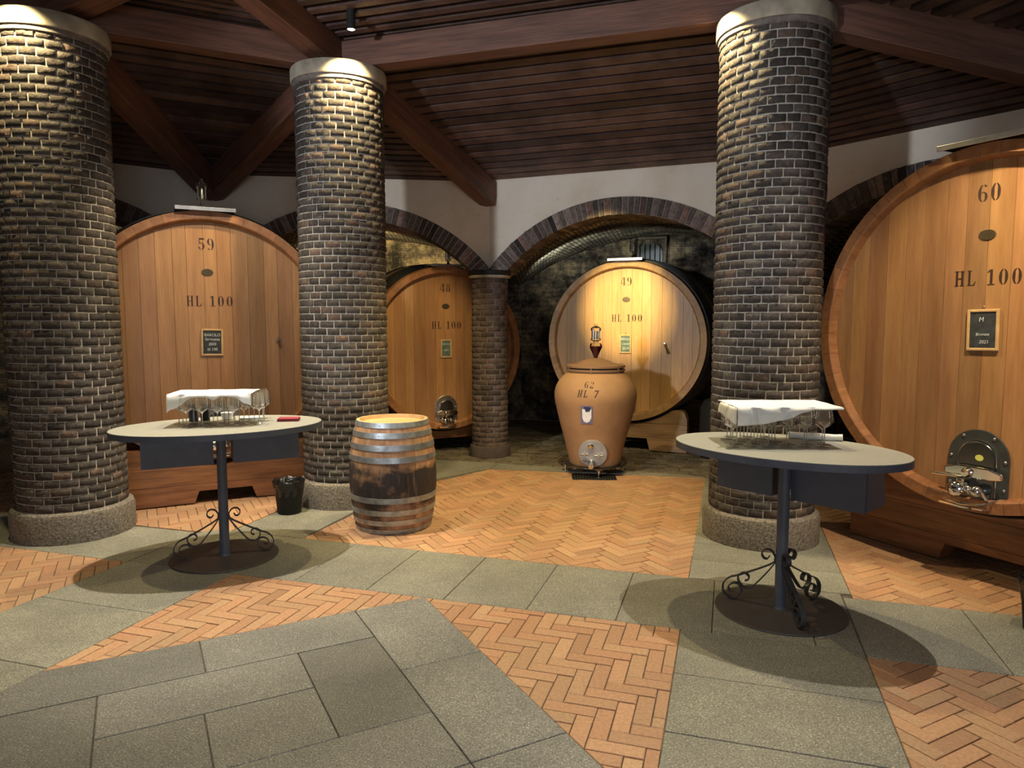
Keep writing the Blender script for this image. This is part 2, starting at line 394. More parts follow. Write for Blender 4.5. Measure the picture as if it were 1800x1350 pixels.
def herring(region, ang, L=0.24, W=0.08, gap=0.0022):
    xs = [p[0] for p in region]; ys = [p[1] for p in region]
    cx, cy = (min(xs)+max(xs))/2, (min(ys)+max(ys))/2; rad = math.hypot(max(xs)-min(xs), max(ys)-min(ys))/2+0.4
    ca, sa = math.cos(ang), math.sin(ang); n = int(rad/W)+4
    t2 = (L+W, W-L); m2 = int(rad/ (L))+3
    for j in range(-m2, m2+1):
        for i in range(-3*n, 3*n+1):
            ox, oy = i*W+j*t2[0], i*W+j*t2[1]
            if math.hypot(ox, oy) > rad+0.4: continue
            for (a, b, c, d) in ((ox, oy, ox+L, oy+W), (ox+L, oy+W-L, ox+L+W, oy+W)):
                q = [(a+gap, b+gap), (c-gap, b+gap), (c-gap, d-gap), (a+gap, d-gap)]
                q = [(cx+x*ca-y*sa, cy+x*sa+y*ca) for x, y in q]
                q = clip_convex(q, region)
                if len(q) < 3: continue
                k = rnd(0.86, 1.12); t = rnd(-0.03, 0.04)
                col = (0.385*k, (0.215+t*0.5)*k, (0.115+t*0.3)*k)
                if random.random() < 0.10: col = (0.34*k, 0.185*k, 0.10*k)
                paver(q, 1, col, 0.0025, rnd(-0.0012, 0.0012))
def slab(region, col=None, gap=0.002):
    k = rnd(0.9, 1.1); b = col or (0.218*k, 0.214*k, 0.182*k)
    paver(region, 2, b, gap, 0.001+rnd(-0.0006, 0.0006))
def band(g0, g1, h0, h1, step, along='g'):
    gp = 0.0025
    if along == 'g':
        n = max(1, round((g1-g0)/step)); s = (g1-g0)/n
        for i in range(n):
            a, b = g0+i*s+gp, g0+(i+1)*s-gp; slab([(a, h0), (b, h0), (b, h1), (a, h1)])
    else:
        n = max(1, round((h1-h0)/step)); s = (h1-h0)/n
        for i in range(n):
            a, b = h0+i*s+gp, h0+(i+1)*s-gp; slab([(g0, a), (g1, a), (g1, b), (g0, b)])
L0, L1, R0, R1, T0, T1 = -2.30, -1.42, 1.56, 2.49, 1.62, 2.44
band(L0, L0+.29, T0, T1, 0.56, 'g'); band(L0+.29, R1-.23, T0, T1, 0.56, 'g'); band(R1-.23, R1, T0, T1, 0.56, 'g'); band(R1+0.004, 6.4, T0-0.06, T1-0.06, 0.62, 'g'); band(-6.0, L0-0.004, T0-0.02, T1-0.12, 0.62, 'g')
band(L0, L1, -4.6, T0-0.004, 0.66, 'h'); band(R0, R1, -4.6, T0-0.004, 0.52, 'h')
band(L0+0.22, L1, T1+0.004, 5.5, 0.55, 'h'); band(R0, R1+0.06, T1+0.004, 5.6, 0.40, 'h')
herring([(L1+0.004, T1+0.004), (R0-0.004, T1+0.004), (R0+0.02, 5.62), (-0.84, 5.36), (L1+0.1, 4.3)], R(45))
herring([(L0+0.2, T1-0.08), (L0+0.216, 5.0), (-6.0, 5.0), (-6.0, T1-0.12)], R(45))
herring([(-6.2, -3.2), (L0-0.004, -3.2), (L0-0.004, T0-0.024), (-6.2, T0-0.024)], R(45))
herring([(R1+0.064, T1-0.056), (6.2, T1-0.056), (6.2, 5.2), (R1+0.064, 5.2)], R(45))
herring([(R1+0.004, -3.0), (6.2, -3.0), (6.2, T0-0.064), (R1+0.004, T0-0.064)], R(45))
# the star: a square of slabs turned 45 degrees; u runs left-down, w right-down from its far corner
SV = (0.0, T0); q2 = math.sqrt(0.5)
def star(u, w): return (SV[0]-u*q2+w*q2, SV[1]-u*q2-w*q2)
SN = 2.204
SQ = [(L1+.004, -1.64), (R0-.004, -1.64), (R0-.004, T0-.004), (L1+.004, T0-.004)]
for tri in ([star(0, 0), star(SN, 0), (L1+0.004, T0-0.004)], [star(0, SN), star(0, 0), (R0-0.004, T0-0.004)],
            [star(SN, SN), star(0, SN), (R0-0.004, -1.64)], [star(SN, 0), star(SN, SN), (L1+0.004, -1.64)]):
    a = sum(tri[i][0]*tri[(i+1) % 3][1]-tri[(i+1) % 3][0]*tri[i][1] for i in range(3))
    herring(clip_convex(tri if a > 0 else tri[::-1], SQ), 0.0)
for (u0, u1, w0, w1, k) in ((0, .44, 0, .82, 1.0), (0, .44, .82, 1.65, .92), (0, .44, 1.65, SN, .9), (.44, 1.29, 0, .395, .92), (1.29, SN, 0, .395, .72),
        (.44, .85, .395, 1.24, .66), (.85, 1.75, .395, .785, .92), (.85, 1.33, .785, 1.24, .88), (1.33, 1.75, .785, 1.24, .80),
        (.44, 1.32, 1.24, 1.65, .84), (1.32, 1.75, 1.24, SN, .8), (1.75, SN, .395, 1.25, .70), (1.75, SN, 1.25, SN, .75), (.44, 1.32, 1.65, SN, .86)):
    e = 0.0022; k *= rnd(0.97, 1.03)
    slab(clip_convex([star(u0+e, w0+e), star(u1-e, w0+e), star(u1-e, w1-e), star(u0+e, w1-e)], SQ), (0.190*k, 0.189*k, 0.182*k))
# worn setts along the gallery behind the arches
def setts(g0, g1, h0, h1, sx, sy):
    h = h0
    while h < h1:
        g = g0+rnd(-sx, 0); dh = sy*rnd(0.85, 1.15)
        while g < g1:
            dg = sx*rnd(0.7, 1.4); k = rnd(0.55, 1.15); j = lambda: rnd(-0.012, 0.012)
            paver([(g+j(), h+j()), (g+dg-0.014+j(), h+j()), (g+dg-0.014+j(), h+dh-0.014+j()), (g+j(), h+dh-0.014+j())], 2,
                  (0.17*k, 0.145*k, 0.11*k), 0.014, rnd(-0.004, 0.004)); g += dg
        h += dh
setts(-5.5, -2.3, 5.02, 7.0, 0.19, 0.11); setts(-2.28, 1.3, 5.72, 9.2, 0.19, 0.11); setts(1.3, 6.5, 5.68, 7.6, 0.19, 0.11)
slab([(L0+.22, 5.5), (-1.46, 5.5), (-1.46, 5.7), (L0+.22, 5.7)]); slab([(-1.45, 4.34), (-.85, 5.38), (-.85, 5.7), (-1.45, 5.7)])
slab([(-.845, 5.385), (.4, 5.53), (.4, 5.7), (-.845, 5.7)]); slab([(.405, 5.53), (1.555, 5.64), (1.555, 5.71), (.405, 5.71)])
floor = fl.build('floor', [M_JOINT, M_FLOORBRICK, M_STONE]); floor['kind'] = 'structure'

# ------------------------------------------------------------------ brick columns
def brick_skin(mb, R0_, z0, z1, nb, course, gap, rough, colf, nu=5, nv=4, mb_mat=0):
    nc = int(round((z1-z0)/course)); ch = (z1-z0)/nc
    for k in range(nc):
        off = (0.5 if k % 2 else 0.0)+rnd(-0.06, 0.06); za, zb = z0+k*ch+gap/2, z0+(k+1)*ch-gap/2
        cuts = [(j+off+rnd(-0.09, 0.09))*2*PI/nb for j in range(nb)]; cuts.append(cuts[0]+2*PI)
        for j in range(nb):
            a0, a1 = cuts[j]+gap/2/R0_, cuts[j+1]-gap/2/R0_
            out = rnd(0.0, 0.005); col = colf(); tl = rnd(-0.004, 0.004); base = len(mb.v)
            for v in range(nv+1):
                for u in range(nu+1):
                    fu, fv = u/nu, v/nv
                    edge = (u in (0, nu)) or (v in (0, nv))
                    r = R0_-0.0025 if edge else R0_+0.0035+out+rnd(-rough, rough)+tl*(fu-0.5)
                    jx = 0 if not edge else rnd(-0.002, 0.002)
                    a = a0+(a1-a0)*(fu if 0 < u < nu else fu)+jx/R0_; z = za+(zb-za)*fv+(rnd(-0.002, 0.002) if edge else 0)
                    if u == 1: a = a0+(a1-a0)*0.045
                    if u == nu-1: a = a0+(a1-a0)*0.955
                    if v == 1: z = za+(zb-za)*0.09
                    if v == nv-1: z = za+(zb-za)*0.91
                    mb.v.append((r*math.cos(a), r*math.sin(a), z))
            for v in range(nv):
                for u in range(nu):
                    p = base+v*(nu+1)+u; mb.face((p, p+1, p+nu+2, p+nu+1), mb_mat, col, None, True)
def col_brick():
    k = rnd(0.6, 1.35); t = random.random()
    if t < 0.12: return (0.092*k, 0.062*k, 0.047*k)
    if t < 0.30: return (0.072*k, 0.061*k, 0.052*k)
    return (0.054*k, 0.043*k, 0.037*k)
sk = MB(); CR = 0.395
sk.lathe([(CR-0.0018, 0.22), (CR-0.0018, 3.90)], 72, 1, caps=False)
brick_skin(sk, CR, 0.24, 3.83, 20, 0.0645, 0.0075, 0.0026, col_brick)
def make_column(loc, label, rz, first=None):
    t = thing('brick_column', label, 'column', (loc[0], loc[1], 0), rz, 'round brick columns')
    if first:
        for ch in first.children: c = ch.copy(); COL.objects.link(c); c.parent = t
        return t
    sk.build('brick_shaft', [M_BRICK, M_MORTAR], t, sharp=70)
    b = MB(); b.lathe([(0.445, 0.0), (0.447, 0.19), (0.435, 0.225), (0.41, 0.24), (0.38, 0.245)], 64, caps=True)
    for i in range(64, len(b.v)): pass
    b.build('base_ring', M_GRANITE, t, sharp=40)
    c = MB(); c.lathe([(0.39, 3.80), (0.412, 3.815), (0.414, 3.845), (0.424, 3.85)], 64, 1, caps=False)
    c.lathe([(0.424, 3.85), (0.430, 3.86), (0.432, 3.955), (0.425, 3.97), (0.0, 3.975)], 64, 0, caps=False)
    c.build('capital', [M_CAPITAL, M_CAPDARK], t, sharp=30)
    return t
c1 = make_column(COLM, 'round brick column behind the small wine barrel, middle of the three', 0.0)
make_column(COLR, 'round brick column behind the right-hand table, beside cask 60', 1.3, c1)
make_column(COLL, 'round brick column at the left edge, left of cask 59', 2.4, c1)

# ------------------------------------------------------------------ twelve-sided wall with arches, gallery behind
CW = Vector((-1.11, 2.69)); RW = 6.36; HALF = RW*math.sin(R(15)); APO = RW*math.cos(R(15)); APO2 = 9.4
ZS, RI, ZC = 2.32, 1.936, 1.004; RO = RI+0.205; ZTOP = 3.60
AA = HALF-0.225
def pk(k): a = R(22.5+30*k); return CW+Vector((math.cos(a), math.sin(a)))*RW
names = {-1: 'wall_right', 0: 'wall_back_right', 1: 'wall_back', 2: 'wall_back_left', 3: 'wall_left', 4: 'wall_far_left'}
NA = 40
def arc_pts(r, half, n=NA):
    a0 = math.asin(min(1, half/r)); return [(r*math.sin(-a0+2*a0*i/n), ZC+r*math.cos(-a0+2*a0*i/n)) for i in range(n+1)]
for k, nm in names.items():
    al = R(22.5+30*k+15); o = CW+Vector((math.cos(al), math.sin(al)))*APO; rz = al-PI/2
    m = MB(); pts = arc_pts(RO, HALF)
    for i in range(NA):
        (xa, za), (xb, zb) = pts[i], pts[i+1]
        m.poly([(xa, 0, za), (xb, 0, zb), (xb, 0, ZTOP), (xa, 0, ZTOP)])
        xe, xf = (xa-(.08 if i == 0 else 0)), (xb+(.08 if i == NA-1 else 0)); m.poly([(xf, 0.3, zb), (xe, 0.3, za), (xe, 0.3, ZTOP), (xf, 0.3, ZTOP)], 1)
    m.poly([(-HALF, 0, ZTOP), (HALF, 0, ZTOP), (HALF, 0.3, ZTOP), (-HALF, 0.3, ZTOP)])
    for sg in (-1, 1): m.poly([(sg*HALF, 0, pts[0][1]), (sg*HALF, .3, pts[0][1]), (sg*(HALF+.08), .3, pts[0][1])], 1)
    wall = m.build(nm, [M_PLASTER, M_DKMORTAR], None, (o.x, o.y, 0), rz); wall['kind'] = 'structure'
    v = MB(); a0 = math.asin(HALF/RO)*0.998; nb = int(2*a0*RO/0.073)
    for i in range(nb):
        s0, s1 = -a0+2*a0*i/nb+0.0026, -a0+2*a0*(i+1)/nb-0.0026; g = rnd(0.0, 0.012); k2 = rnd(0.45, 1.4)
        q = [(r*math.sin(s), ZC+r*math.cos(s)) for r, s in ((RI+rnd(0, .012), s0), (RI+rnd(0, .012), s1), (RO-rnd(0.0, .012), s1), (RO-rnd(0, .012), s0))]
        q = [(max(-HALF, min(HALF, x)), z) for x, z in q]
        cc = random.choice(((0.17, 0.10, 0.08), (0.11, 0.085, 0.075), (0.20, 0.15, 0.13), (0.07, 0.055, 0.05)))
        v.prism(q, lambda x, y, t: (x, t, y), -0.008-g, 0.29, 0, tuple(c*k2 for c in cc))
    ip = arc_pts((RI+RO)/2, HALF-0.03); jp = arc_pts(RI+0.006, AA+0.03)
    for i in range(NA):
        (xa, za), (xb, zb) = jp[i], jp[i+1]
        m2 = arc_pts(RO-0.004, HALF); (xc, zc), (xd, zd) = m2[i], m2[i+1]
        v.poly([(xa, 0.0, za), (xb, 0.0, zb), (xd, 0.0, zd), (xc, 0.0, zc)], 1)
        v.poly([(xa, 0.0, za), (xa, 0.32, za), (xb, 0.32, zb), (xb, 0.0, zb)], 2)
    v.build('brick_arch', [M_VOUS, M_MORTAR, M_DKMORTAR], wall)
    # vault and outer wall of the gallery bay
    vt = MB(); h2 = APO2*math.tan(R(15)); dep = APO2-APO; nrow = 10
    inn = arc_pts(RI, AA); out = [(x*h2/AA, ZS+(z-ZS)*1.2) for x, z in inn]
    grid = [[(x0_+(x1_-x0_)*(j/nrow), 0.26+(dep-0.26)*j/nrow, z0_+(z1_-z0_)*(j/nrow)) for j in range(nrow+1)] for (x0_, z0_), (x1_, z1_) in zip(inn, out)]
    for i in range(NA):
        for j in range(nrow):
            p = [grid[i][j], grid[i+1][j], grid[i+1][j+1], grid[i][j+1]]
            sa, sb = i*0.085*(1+.7*j/nrow), (i+1)*0.085*(1+.7*j/nrow)
            vt.poly(p, 0, uv=[(p[0][1], sa), (p[1][1], sb), (p[2][1], sb), (p[3][1], sa)], smooth=True)
    for sg in (-1, 1): vt.poly([(sg*AA*.995, .27, ZS), (sg*(HALF+.085), .27, ZS), (sg*h2*1.002, dep, ZS)], 0, uv=[(0, 0), (.3, 0), (.3, 3.2)])
    vo = vt.build('ceiling_vault', M_VAULT, None, (o.x, o.y, 0), rz, sharp=180); vo['kind'] = 'structure'
    wo = MB()
    for i in range(NA):
        (xa, za), (xb, zb) = out[i], out[i+1]
        wo.poly([(xa, dep, 0), (xb, dep, 0), (xb, dep, zb), (xa, dep, za)], 0, uv=[(xa+k*3, 0), (xb+k*3, 0), (xb+k*3, zb), (xa+k*3, za)])
    ww = wo.build('wall_gallery_'+nm[5:], M_OUTER, None, (o.x, o.y, 0), rz); ww['kind'] = 'structure'
    # little arched window high in the gallery wall behind cask 49
    if k == 1:
        win = MB(); cx, cz, hw, hz = -0.30, 2.78, 0.24, 0.23
        for (a, b, c, d) in ((cx-hw-.03, cx-hw, cz-hz-.03, cz+hz+.03), (cx+hw, cx+hw+.03, cz-hz-.03, cz+hz+.03), (cx-hw, cx+hw, cz+hz, cz+hz+.03), (cx-hw, cx+hw, cz-hz-.03, cz-hz)):
            win.box(a, b, dep-0.06, dep-0.002, c, d)
        wf = win.build('window_1', M_GRANITE, None, (o.x, o.y, 0), rz); wf['kind'] = 'structure'
        p = MB(); N = 20
        arch = [(cx+0.2*math.cos(PI*i/N), cz-0.02+0.2*math.sin(PI*i/N)) for i in range(N+1)]+[(cx-0.2, cz-hz), (cx+0.2, cz-hz)]
        p.prism(arch, lambda x, y, t: (x, t, y), dep-0.02, dep-0.004)
        p.build('pane', plain('grey_window_glass', (0.10, 0.115, 0.12), 0.2), wf)
        bz = MB()
        for i in range(5): x = cx-0.16+0.08*i; bz.tube([(x, dep-0.035, cz-hz), (x, dep-0.035, cz+0.15)], 0.006, 6)
        bz.build('bars', M_BLACKHOOP, wf)
# piers between the arches
pr = MB()
def pier_brick():
    k = rnd(0.5, 1.3); return (0.075*k, 0.048*k, 0.040*k)
pr.lathe([(0.225, 0.0), (0.225, 2.26)], 40, 1, caps=False)
brick_skin(pr, 0.225, 0.12, 2.24, 8, 0.066, 0.008, 0.0025, pier_brick)
pl = {0: 'dark brick pier behind cask 60 at the right end of the arcade', 1: 'dark brick pier behind the right-hand column between two arches',
      2: 'dark brick pier in front of cask 48, under the meeting of two arches', 3: 'dark brick pier hidden behind cask 59', 4: 'dark brick pier at the far left of the arcade'}
p0 = None
for k, lb in pl.items():
    p = pk(k); t = thing('brick_pier', lb, 'pier', (p.x, p.y, 0), R(22.5+30*k), 'arcade piers')
    if p0:
        for ch in p0.children: c = ch.copy(); COL.objects.link(c); c.parent = t
        continue
    p0 = t
    pr.build('pier_shaft', [M_BRICK, M_DKMORTAR], t, sharp=70)
    b = MB(); b.lathe([(0.262, 0), (0.262, 0.11), (0.25, 0.14), (0.22, 0.15)], 32); b.build('plinth', plain('pier_plinth', (0.07, 0.05, 0.045), 0.9, bump=0.4), t)
    b = MB(); b.lathe([(0.22, 2.235), (0.262, 2.25), (0.262, 2.275), (0.23, 2.28)], 32, 0); b.lathe([(0.25, 2.28), (0.27, 2.285), (0.27, 2.335), (0.1, 2.34)], 32, 1)
    b.build('cap', [M_CAPITAL, M_BLACK], t)

# ------------------------------------------------------------------ ceiling boards and beams
ce = MB()
def boards(A, B, Cc, D, n, wfrac=0.68, th=0.05):
    A, B, Cc, D = map(Vector, (A, B, Cc, D)); nrm = ((B-A).cross(D-A)).normalized()
    if nrm.z < 0: nrm = -nrm
    up = nrm*0.085
    ce.poly([A+up, B+up, Cc+up, D+up] if (Cc-D).length > 1e-4 else [A+up, B+up, Cc+up], 1)
    for i in range(n):
        t0, t1 = i/n, (i+wfrac)/n; k = rnd(0.6, 1.45); kk = (k, k*rnd(0.92, 1.02), k*rnd(0.9, 1.02))
        pts = [A.lerp(D, t0), B.lerp(Cc, t0), B.lerp(Cc, t1), A.lerp(D, t1)]
        tilt = nrm*rnd(-0.004, 0.004)
        a = ce.add([p+tilt for p in pts]); b = ce.add([p+nrm*th for p in pts])
        ce.face((a, a+1, a+2, a+3), 0, kk)
        for e in range(4): ce.face((a+e, a+(e+1) % 4, b+(e+1) % 4, b+e), 0, kk)
ZR, ZW = 4.17, 3.43
def v3(p, z): return (p[0], p[1], z)
Pm = {k: pk(k) for k in range(-1, 6)}
C4 = (3.25, 2.30); LL2 = (-4.9, 3.9)       # the next columns of the ring lie outside the frame
VL, VR = gw(-1.86, 2.0), gw(2.03, 2.0)
boards(v3(COLM, ZR), v3(COLR, ZR), v3(Pm[1], ZW), v3(Pm[2], ZW), 19)
boards(v3(COLL, ZR), v3(COLM, ZR), v3(Pm[3], ZW), v3(Pm[3], ZW), 20)
boards(v3(Pm[3], ZW), v3(Pm[2], ZW), v3(COLM, ZR), v3(COLM, ZR), 20)
boards(v3(Pm[4], ZW), v3(Pm[3], ZW), v3(COLL, ZR), v3(COLL, ZR), 20)
boards(v3(Pm[1], ZW), v3(Pm[0], ZW), v3(COLR, ZR), v3(COLR, ZR), 20)
boards(v3(COLR, ZR), v3(C4, ZR), v3(Pm[0], ZW), v3(Pm[0], ZW), 20)
boards(v3(Pm[0], ZW), v3(Pm[-1], ZW), v3(C4, ZR), v3(C4, ZR), 20)
boards(v3(LL2, ZR), v3(COLL, ZR), v3(Pm[4], ZW), v3(Pm[5], ZW), 20)
ZV = 4.42
boards(v3(COLM, ZR+.06), v3(COLR, ZR+.06), v3(VR, ZV), v3(VL, ZV), 13, 0.5)
boards(v3(COLL, ZR+.06), v3(COLM, ZR+.06), v3(VL, ZV), v3(VL, ZV), 14, 0.6)
boards(v3(COLR, ZR+.06), v3(C4, ZR+.06), v3(VR, ZV), v3(VR, ZV), 14, 0.6)
boards(v3(LL2, ZR+.06), v3(COLL, ZR+.06), v3(VL, ZV), v3((-4.0, 3.2), ZV), 14, 0.6)
boards(v3(VL, ZV), v3(VR, ZV), v3(C0, 5.6), v3(C0, 5.6), 14, 0.6)
ceiling = ce.build('ceiling', [M_CEIL, M_CEILBACK]); ceiling['kind'] = 'structure'
def beam(p, q, w, h, label):
    p, q = Vector(p), Vector(q); d = q-p; L = d.length; m = MB()
    yaw = math.atan2(d.y, d.x); el = math.asin(d.z/L)
    m.box(0, L, -w/2, w/2, 0, h)
    o = m.build('ceiling_beam', M_BEAM, None, p, 0, bevel=0.008); o.rotation_euler = (0, -el, yaw)
    return tag(o, label, 'beam', 'ceiling beams')
def cut(a, b, za, zb, s=0.0, e=0.0):
    a = Vector((*a, za)); b = Vector((*b, zb)); d = (b-a).normalized(); return a+d*s, b-d*e
ZB = 3.98
for a, b, za, zb, s, e, w_, h_, lb in (
    (COLM, COLR, ZB, ZB, 0.05, 0.05, .19, .24, 'long reddish ceiling beam running from the middle column to the right-hand column'),
    (COLL, COLM, ZB, ZB, 0.05, 0.05, .19, .24, 'short dark beam running from the left column to the middle column'),
    (COLM, VL, ZB, 4.22, 0.1, 0.05, .20, .24, 'beam rising from the middle column towards the top of the frame'),
    (COLL, VL, ZB, 4.22, 0.1, 0.05, .20, .24, 'beam rising from the left column at the upper left corner'),
    (COLR, VR, ZB, 4.22, 0.1, 0.05, .20, .24, 'beam rising from the right column above the camera'),
    (COLM, Pm[2], ZB-.02, 3.12, 0.1, 0.02, .20, .29, 'beam sloping from the middle column down to the pale wall above the dark pier'),
    (COLM, Pm[3], ZB-.02, 3.12, 0.1, 0.02, .20, .29, 'beam sloping left from the middle column to the wall above cask 59'),
    (COLL, Pm[3], ZB-.02, 3.12, 0.1, 0.02, .20, .29, 'beam sloping right from the left column to the wall above cask 59'),
    (COLR, Pm[1], ZB-.02, 3.12, 0.1, 0.02, .20, .29, 'beam hidden behind the right-hand column, sloping to the back wall'),
    (COLR, Pm[0], ZB-.02, 3.12, 0.1, 0.02, .20, .29, 'beam sloping right from the right-hand column above cask 60'),
    (COLR, C4, ZB, ZB, 0.05, 0.05, .19, .24, 'dark ring beam leaving the right-hand column at the upper right corner'),
    (COLL, LL2, ZB, ZB, 0.05, 0.05, .19, .24, 'dark ring beam leaving the left column beyond the left edge'),
    (VL, VR, 4.2, 4.2, 0, 0, .2, .24, 'inner ring beam high above the stone paving')):
    p, q = cut(a, b, za, zb, s, e); beam(p, q, w_, h_, lb)
# spotlight at the middle column
t = thing('ceiling_spotlight', 'small black cylinder spotlight under the ceiling slats by the middle column', 'spotlight', (LAMP_M[0], LAMP_M[1], 4.13))
m = MB(); m.lathe([(0.031, 0.004), (0.036, 0.0), (0.037, 0.16), (0.030, 0.165)], 24, caps=False); m.lathe([(0.030, 0.165), (0.0, 0.166)], 24, caps=False); m.build('lamp_body', M_BLACK, t)
m = MB(); m.lathe([(0.031, 0.006), (0.0, 0.0061)], 20, caps=False); m.build('lens', M_LAMPGLOW, t)

# ------------------------------------------------------------------ stencil lettering
def ell(cx, cy, rx, ry, a0, a1, w0, w1, n=14):       # arc with stroke thick at the sides (w0) and thin at top/bottom (w1)
    o, i = [], []
    for k in range(n+1):
        a = R(a0+(a1-a0)*k/n); w_ = w1+(w0-w1)*abs(math.cos(a))**1.4
        o.append((cx+rx*math.cos(a), cy+ry*math.sin(a))); i.append((cx+(rx-w_)*math.cos(a), cy+(ry-w_*0.8)*math.sin(a)))
    return [[o[k], o[k+1], i[k+1], i[k]] for k in range(n)]
def rc(a, b, c, d): return [(a, b), (c, b), (c, d), (a, d)]
GL = {
 '0': (ell(.3, .5, .27, .5, 98, 262, .175, .055)+ell(.3, .5, .27, .5, -82, 82, .175, .055), .66),
 '1': ([rc(.2, .09, .35, 1), rc(.06, 0, .49, .06), [(.18, 1), (.04, .84), (.04, .79), (.18, .86)]], .58),
 '4': ([[(.36, 1), (.30, 1), (.01, .34), (.07, .34)], rc(.01, .24, .33, .31), rc(.36, .08, .5, .98), rc(.52, .24, .62, .31), rc(.26, 0, .6, .055)], .68),
 '5': ([rc(.10, .86, .53, 1), rc(.08, .52, .14, .86)]+ell(.27, .31, .28, .31, -82, 128, .175, .055)+ell(.27, .31, .25, .31, 190, 262, .10, .05), .64),
 '6': (ell(.31, .5, .29, .5, 98, 262, .175, .055)+ell(.32, .29, .26, .29, -82, 82, .165, .055)+ell(.31, .29, .15, .29, 60, 130, .04, .05, 5)+ell(.33, .86, .2, .14, 5, 80, .13, .05, 6), .66),
 '8': (ell(.3, .74, .22, .26, 98, 262, .12, .05)+ell(.3, .74, .22, .26, -82, 82, .12, .05)+ell(.3, .27, .27, .27, 98, 262, .165, .055)+ell(.3, .27, .27, .27, -82, 82, .165, .055), .66),
 '2': (ell(.29, .73, .25, .27, -25, 85, .165, .055)+ell(.27, .73, .23, .27, 98, 175, .11, .05)+[[(.50, .60), (.40, .54), (.07, .15), (.14, .15)], [(.05, .13), (.55, .13), (.60, .24), (.60, 0), (.05, 0)]], .66),
 '7': ([[(.05, 1), (.58, 1), (.58, .88), (.05, .86)], rc(.05, .76, .10, .86), [(.57, .86), (.45, .86), (.20, 0), (.34, 0)]], .62),
 'H': ([rc(.06, .07, .19, .93), rc(.41, .07, .54, .93), rc(0, 0, .25, .05), rc(0, .95, .25, 1), rc(.35, 0, .6, .05), rc(.35, .95, .6, 1), rc(.21, .46, .39, .53)], .68),
 'L': ([rc(.06, .07, .19, .93), rc(0, .95, .27, 1), rc(0, 0, .46, .055), [(.46, 0), (.54, .28), (.49, .28), (.38, .055)]], .62),
 ' ': ([], .34)}
GL['9'] = ([[(.62-x, 1-y) for x, y in p] for p in GL['6'][0]], .66)
def text_polys(s, h, slant=0.0, wide=1.0, spacing=0.10):
    polys, x = [], 0.0
    for ch in s:
        ps, w_ = GL[ch]
        for p in ps: polys.append([((px+x+py*slant)*h*wide, py*h) for px, py in p])
        x += w_+spacing
    tot = (x-spacing)*h*wide
    return [[(px-tot/2, py-h/2) for px, py in p] for p in polys]
def stencil(name, s, h, cx, cz, y, parent, mat, wide=1.0, spacing=0.1):
    m = MB()
    for p in text_polys(s, h, 0, wide, spacing):
        a = sum(p[i][0]*p[(i+1) % len(p)][1]-p[(i+1) % len(p)][0]*p[i][1] for i in range(len(p)))
        if a < 0: p = p[::-1]
        m.prism(p, lambda x_, z_, t: (x_+cx, t, z_+cz), y, y-0.0015)
    return m.build(name, mat, parent)
def chalk_text(lines, parent, name, y):
    m = MB()
    for (s, h, cx, cz) in lines:
        cu = bpy.data.curves.new('chalk', 'FONT'); cu.body = s; cu.size = h; cu.align_x = 'CENTER'; cu.shear = 0.12
        ob = bpy.data.objects.new('chalk', cu); COL.objects.link(ob)
        dg = bpy.context.evaluated_depsgraph_get(); me = bpy.data.meshes.new_from_object(ob.evaluated_get(dg))
        b = m.add([(v.co.x+cx, y, v.co.y+cz+rnd(-.001, .001)) for v in me.vertices])
        for f in me.polygons: m.face([b+i for i in f.vertices])
        bpy.data.objects.remove(ob); bpy.data.curves.remove(cu); bpy.data.meshes.remove(me)
    return m.build(name, M_CHALK, parent)

